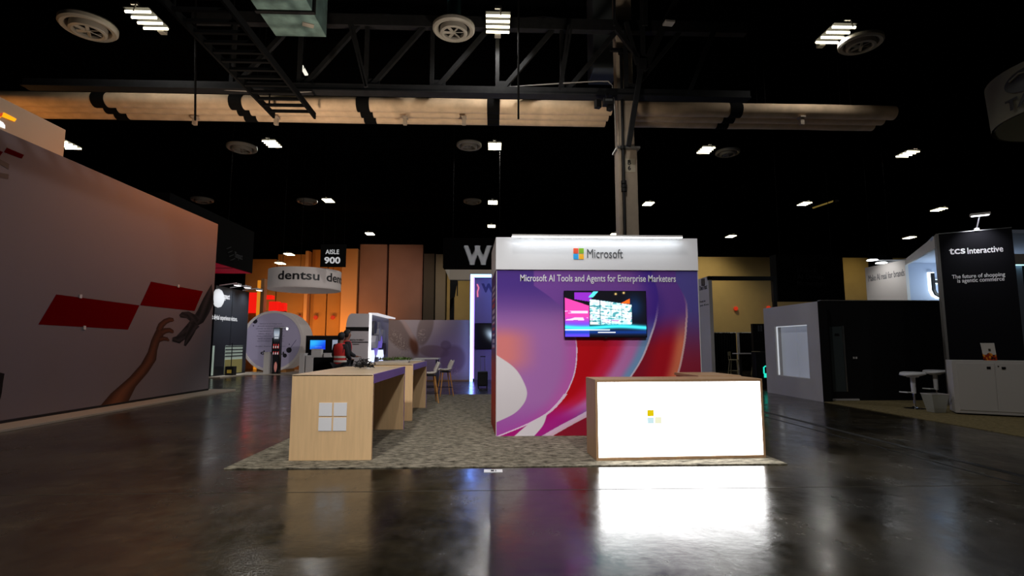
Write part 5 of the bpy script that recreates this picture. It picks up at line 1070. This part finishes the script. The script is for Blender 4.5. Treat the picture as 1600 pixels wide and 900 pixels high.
# waste bin
q = G(1473, 645); q.x -= .14; t = thing('waste_bin', 'clear plastic waste bin beside the white cabinet', 'bin', (q.x, q.y, .018)); CLR = mat('clear_plastic', rgb(190, 190, 180), .3, alpha=.45)
o = MB(); o.hexa([(-.12, -.1, 0), (.12, -.1, 0), (.12, .1, 0), (-.12, .1, 0), (-.19, -.15, .38), (.19, -.15, .38), (.19, .15, .38), (-.19, .15, .38)]); o.f.pop(1); ob = o.build('tub', CLR, t, local=True); ob.modifiers.new('t', 'SOLIDIFY').thickness = .005
b = MB(); c = [(-.19, -.15, .38), (.19, -.15, .38), (.19, .15, .38), (-.19, .15, .38)]
for i in range(4): b.bar(c[i], c[(i + 1) % 4], .014)
b.build('rim', WHITE2, t, local=True)
b = MB(); rr = random.Random(5); vs = [(.10 * math.cos(k * .7) * rr.uniform(.5, 1), .08 * math.sin(k * .7) * rr.uniform(.5, 1), .02 + .02 * k) for k in range(9)]; b.tube(vs, [.05, .06, .07, .06, .07, .06, .05, .06, .02], 7); b.build('liner_bag', CLR, t, local=True)
# dark hanging sign over the light-box wall
UY = 21; a_, c_ = AT(1216, 470, UY), AT(1316, 398, UY); un = thing('dark_hanging_sign', 'black hanging sign with faint grey words above the light-box wall', 'hanging sign', ((a_.x + c_.x) / 2, UY, a_.z)); MB().box(a_.x, c_.x, UY, UY + .5, a_.z, c_.z).build('sign_box', BLACKM, un)
for l, y1_, wv in (('Unlock', 426, 30), ('AI Driven', 436, 40), ('Momentum', 446.5, 44)): flat_text(l, 1246, y1_, 1246 + wv, y1_ - 7.5, UY - .002, TXTD, un)
for xx in (a_.x + .3, c_.x - .3): MB().cyl((xx, UY + .25, c_.z), (xx, UY + .25, 12.2), .012, n=6).build('hanger', BLACKM, un)
# ring sign in the top right corner
TY_ = 10.5; q = AT(1581, 110, TY_); R1 = 1.6; tcx = q.x + R1; zt_, zb2 = AT(1590, 72, TY_ - .8).z, AT(1590, 150, TY_ - .8).z
tr_ = thing('round_banner', 'round hanging banner cut off by the top right corner', 'hanging sign', (tcx, TY_, zb2)); BANN = mat('banner_fabric', rgb(120, 116, 96), .8)
MB().lathe([(R1 * .97, zb2), (R1, zt_), (R1 - .05, zt_), (R1 * .97 - .05, zb2)], (tcx, TY_, 0), 48).build('fabric', BANN, tr_, smooth=True)
ba = math.atan2(-TY_, -tcx) - .45
arc_text('TATA', tcx, TY_, R1 + .012, zb2 + .12, .26, ba, .75, TXTB, tr_, bold=.03)
zc_ = zb2 + .42 + (zt_ - zb2 - .55) / 2; hh = (zt_ - zb2 - .55) / 2
def ring_pt(u, v, off=.014): a = ba + u * .36; return (tcx + (R1 + off) * math.cos(a), TY_ + (R1 + off) * math.sin(a), zc_ + v * hh)
b = MB(); n = 28; b.add([ring_pt(0, 0)] + [ring_pt(math.cos(2 * PI * k / n), math.sin(2 * PI * k / n)) for k in range(n)], [(0, k + 1, (k + 1) % n + 1) for k in range(n)]); b.build('emblem', TXTB, tr_)
b = MB(); b.tube([ring_pt(-.75, .3, .02), ring_pt(-.4, .62, .02), ring_pt(-.14, .5, .02), ring_pt(-.1, -.85, .02)], .025, 6); b.tube([ring_pt(.75, .3, .02), ring_pt(.4, .62, .02), ring_pt(.14, .5, .02), ring_pt(.1, -.85, .02)], .025, 6); b.build('emblem_line', BANN, tr_)
for k in range(4): MB().cyl((tcx + R1 * math.cos(k * 1.57 + .4), TY_ + R1 * math.sin(k * 1.57 + .4), zt_), (tcx + R1 * math.cos(k * 1.57 + .4), TY_ + R1 * math.sin(k * 1.57 + .4), 12.2), .01, n=6).build('hanger', BLACKM, tr_)

# ================================================================== people
def skinned(name, nodes, edges, m, parent, root, sub=1):
    names = list(nodes); me = bpy.data.meshes.new(name); me.from_pydata([nodes[k][0] for k in names], [(names.index(a), names.index(b)) for a, b in edges], [])
    o = bpy.data.objects.new(name, me); COL.objects.link(o); o.parent = parent; me.materials.append(m)
    md = o.modifiers.new('skin', 'SKIN'); md.use_smooth_shade = True; me.skin_vertices.new() if not me.skin_vertices else None
    for i, k in enumerate(names):
        sv = me.skin_vertices[0].data[i]; r = nodes[k][1]; sv.radius = r if isinstance(r, tuple) else (r, r); sv.use_root = (k == root)
    o.modifiers.new('sub', 'SUBSURF').levels = sub; o.modifiers['sub'].render_levels = sub
    return o
def person(label, loc, rz, stripe=True, lean=.0, turn=0):
    t = thing('person', label, 'person', loc, rz)
    N = {'pelvis': ((0, 0, .95), (.15, .11)), 'waist': ((0, .0, 1.10), (.14, .10)), 'chest': ((0, .01, 1.32), (.16, .11)), 'neckb': ((0, 0, 1.46), (.075, .07)), 'neck': ((0, .02, 1.53), .055), 'jaw': ((0, .05, 1.60), (.065, .075)), 'head': ((0, .045, 1.68), (.078, .095)), 'crown': ((0, .035, 1.745), (.058, .072)), 'crowntip': ((0, .035, 1.785), (.02, .025)), 'nose': ((0, .145, 1.655), .016)}
    E = [('pelvis', 'waist'), ('waist', 'chest'), ('chest', 'neckb'), ('neckb', 'neck'), ('neck', 'jaw'), ('jaw', 'head'), ('head', 'crown'), ('crown', 'crowntip'), ('head', 'nose')]
    for s, sd in ((-1, 'l'), (1, 'r')):
        N.update({sd + 'sh': ((s * .175, 0, 1.42), .062), sd + 'el': ((s * .24, .02, 1.14), .046), sd + 'wr': ((s * .19, .22, 1.05), .030), sd + 'pa': ((s * .175, .29, 1.05), (.036, .018)),
                  sd + 'hip': ((s * .095, 0, .88), .088), sd + 'kn': ((s * .105, .03, .48), .056), sd + 'an': ((s * .11, .0, .09), .038), sd + 'toe': ((s * .12, .16, .035), .034)})
        E += [('chest', sd + 'sh'), (sd + 'sh', sd + 'el'), (sd + 'el', sd + 'wr'), (sd + 'wr', sd + 'pa'), ('pelvis', sd + 'hip'), (sd + 'hip', sd + 'kn'), (sd + 'kn', sd + 'an'), (sd + 'an', sd + 'toe')]
        for k, (dx, L_) in enumerate(((-.030, .068), (-.010, .080), (.010, .076), (.030, .060))):
            a = sd + 'f%d' % k; N[a + 'a'] = ((s * .175 + dx, .32, 1.045), .009); N[a + 'b'] = ((s * .175 + dx * 1.1, .32 + L_ * .6, 1.04), .0085); N[a + 'c'] = ((s * .175 + dx * 1.1, .32 + L_, 1.02), .0075); E += [(sd + 'pa', a + 'a'), (a + 'a', a + 'b'), (a + 'b', a + 'c')]
        N[sd + 'ta'] = ((s * .135, .275, 1.06), .010); N[sd + 'tb'] = ((s * .125, .315, 1.06), .009); E += [(sd + 'pa', sd + 'ta'), (sd + 'ta', sd + 'tb')]
    skinned('body', N, E, SKIN, t, 'pelvis', 2)
    g = .022
    def grow(keys, extra=g): return {k: (N[k][0], tuple(v + extra for v in (N[k][1] if isinstance(N[k][1], tuple) else (N[k][1],) * 2))) for k in keys}
    J = grow(['pelvis', 'waist', 'chest', 'neckb', 'lsh', 'lel', 'lwr', 'rsh', 'rel', 'rwr']); skinned('jacket', J, [e for e in E if e[0] in J and e[1] in J], CLOTH, t, 'pelvis', 2)
    T_ = grow(['pelvis', 'lhip', 'lkn', 'lan', 'rhip', 'rkn', 'ran'], .026); skinned('trousers', T_, [e for e in E if e[0] in T_ and e[1] in T_], CLOTH, t, 'pelvis', 2)
    # vest: open-sided shell over the torso
    prof = [(.175, .145, .90), (.185, .150, 1.0), (.185, .148, 1.15), (.205, .158, 1.30), (.20, .15, 1.40), (.15, .12, 1.475), (.10, .095, 1.50)]; b = MB(); n = 28; vs = []
    for a_, b_, z in prof: vs += [(a_ * math.cos(2 * PI * k / n), b_ * math.sin(2 * PI * k / n) + .005, z) for k in range(n)]
    b.add(vs, [(i * n + k, i * n + (k + 1) % n, (i + 1) * n + (k + 1) % n, (i + 1) * n + k) for i in range(len(prof) - 1) for k in range(n)]); v_ = b.build('vest', VEST, t, local=True, smooth=True)
    for z in (1.0, 1.12):
        b = MB(); rz_ = []
        for zz_ in (z - .028, z + .028): rz_ += [(.192 * math.cos(2 * PI * k / n), .157 * math.sin(2 * PI * k / n) + .005, zz_) for k in range(n)]
        b.add(rz_, [(k, (k + 1) % n, n + (k + 1) % n, n + k) for k in range(n)]); b.build('reflective_stripe', REFL, v_, local=True, smooth=True)
    b = MB(); nn = 20; hv = []; hf = []
    for jj in range(11):
        ph_ = PI * jj / 10
        for k in range(nn):
            a = 2 * PI * k / nn; x, y, z = .098 * math.sin(ph_) * math.cos(a), .118 * math.sin(ph_) * math.sin(a), .125 * math.cos(ph_)
            if y > .02: z = max(z, .045 + .25 * max(0, .06 - y))       # hairline leaves the face free
            hv.append((x, y + .03, max(z, -.10) + 1.70))
    hf = [(jj * nn + k, jj * nn + (k + 1) % nn, (jj + 1) * nn + (k + 1) % nn, (jj + 1) * nn + k) for jj in range(10) for k in range(nn)]
    b.add(hv, hf).build('hair', HAIR, t, local=True, smooth=True)
    for s in (-1, 1):
        skinned('shoe', {'a': ((s * .11, -.04, .045), (.045, .045)), 'b': ((s * .115, .08, .04), (.045, .04)), 'c': ((s * .12, .19, .035), (.04, .032))}, [('a', 'b'), ('b', 'c')], BLACK, t, 'b')
        MB().lathe([(.001, -.02), (.018, -.01), (.018, .01), (.001, .02)], (s * .082, .04, 1.665), 8).build('ear', SKIN, t, local=True, smooth=True)
    return t
q = AT(531.5, 560, 14.9); pp = person('person in red safety vest, nearer one, seen from behind', (q.x, 14.9, 0), -.35)
q = AT(540, 560, 15.95); pp2 = person('person in red safety vest, partly hidden behind the other', (q.x, 15.95, 0), -.95)
pp2.scale = (1.04,) * 3; pp.scale = (.985,) * 3
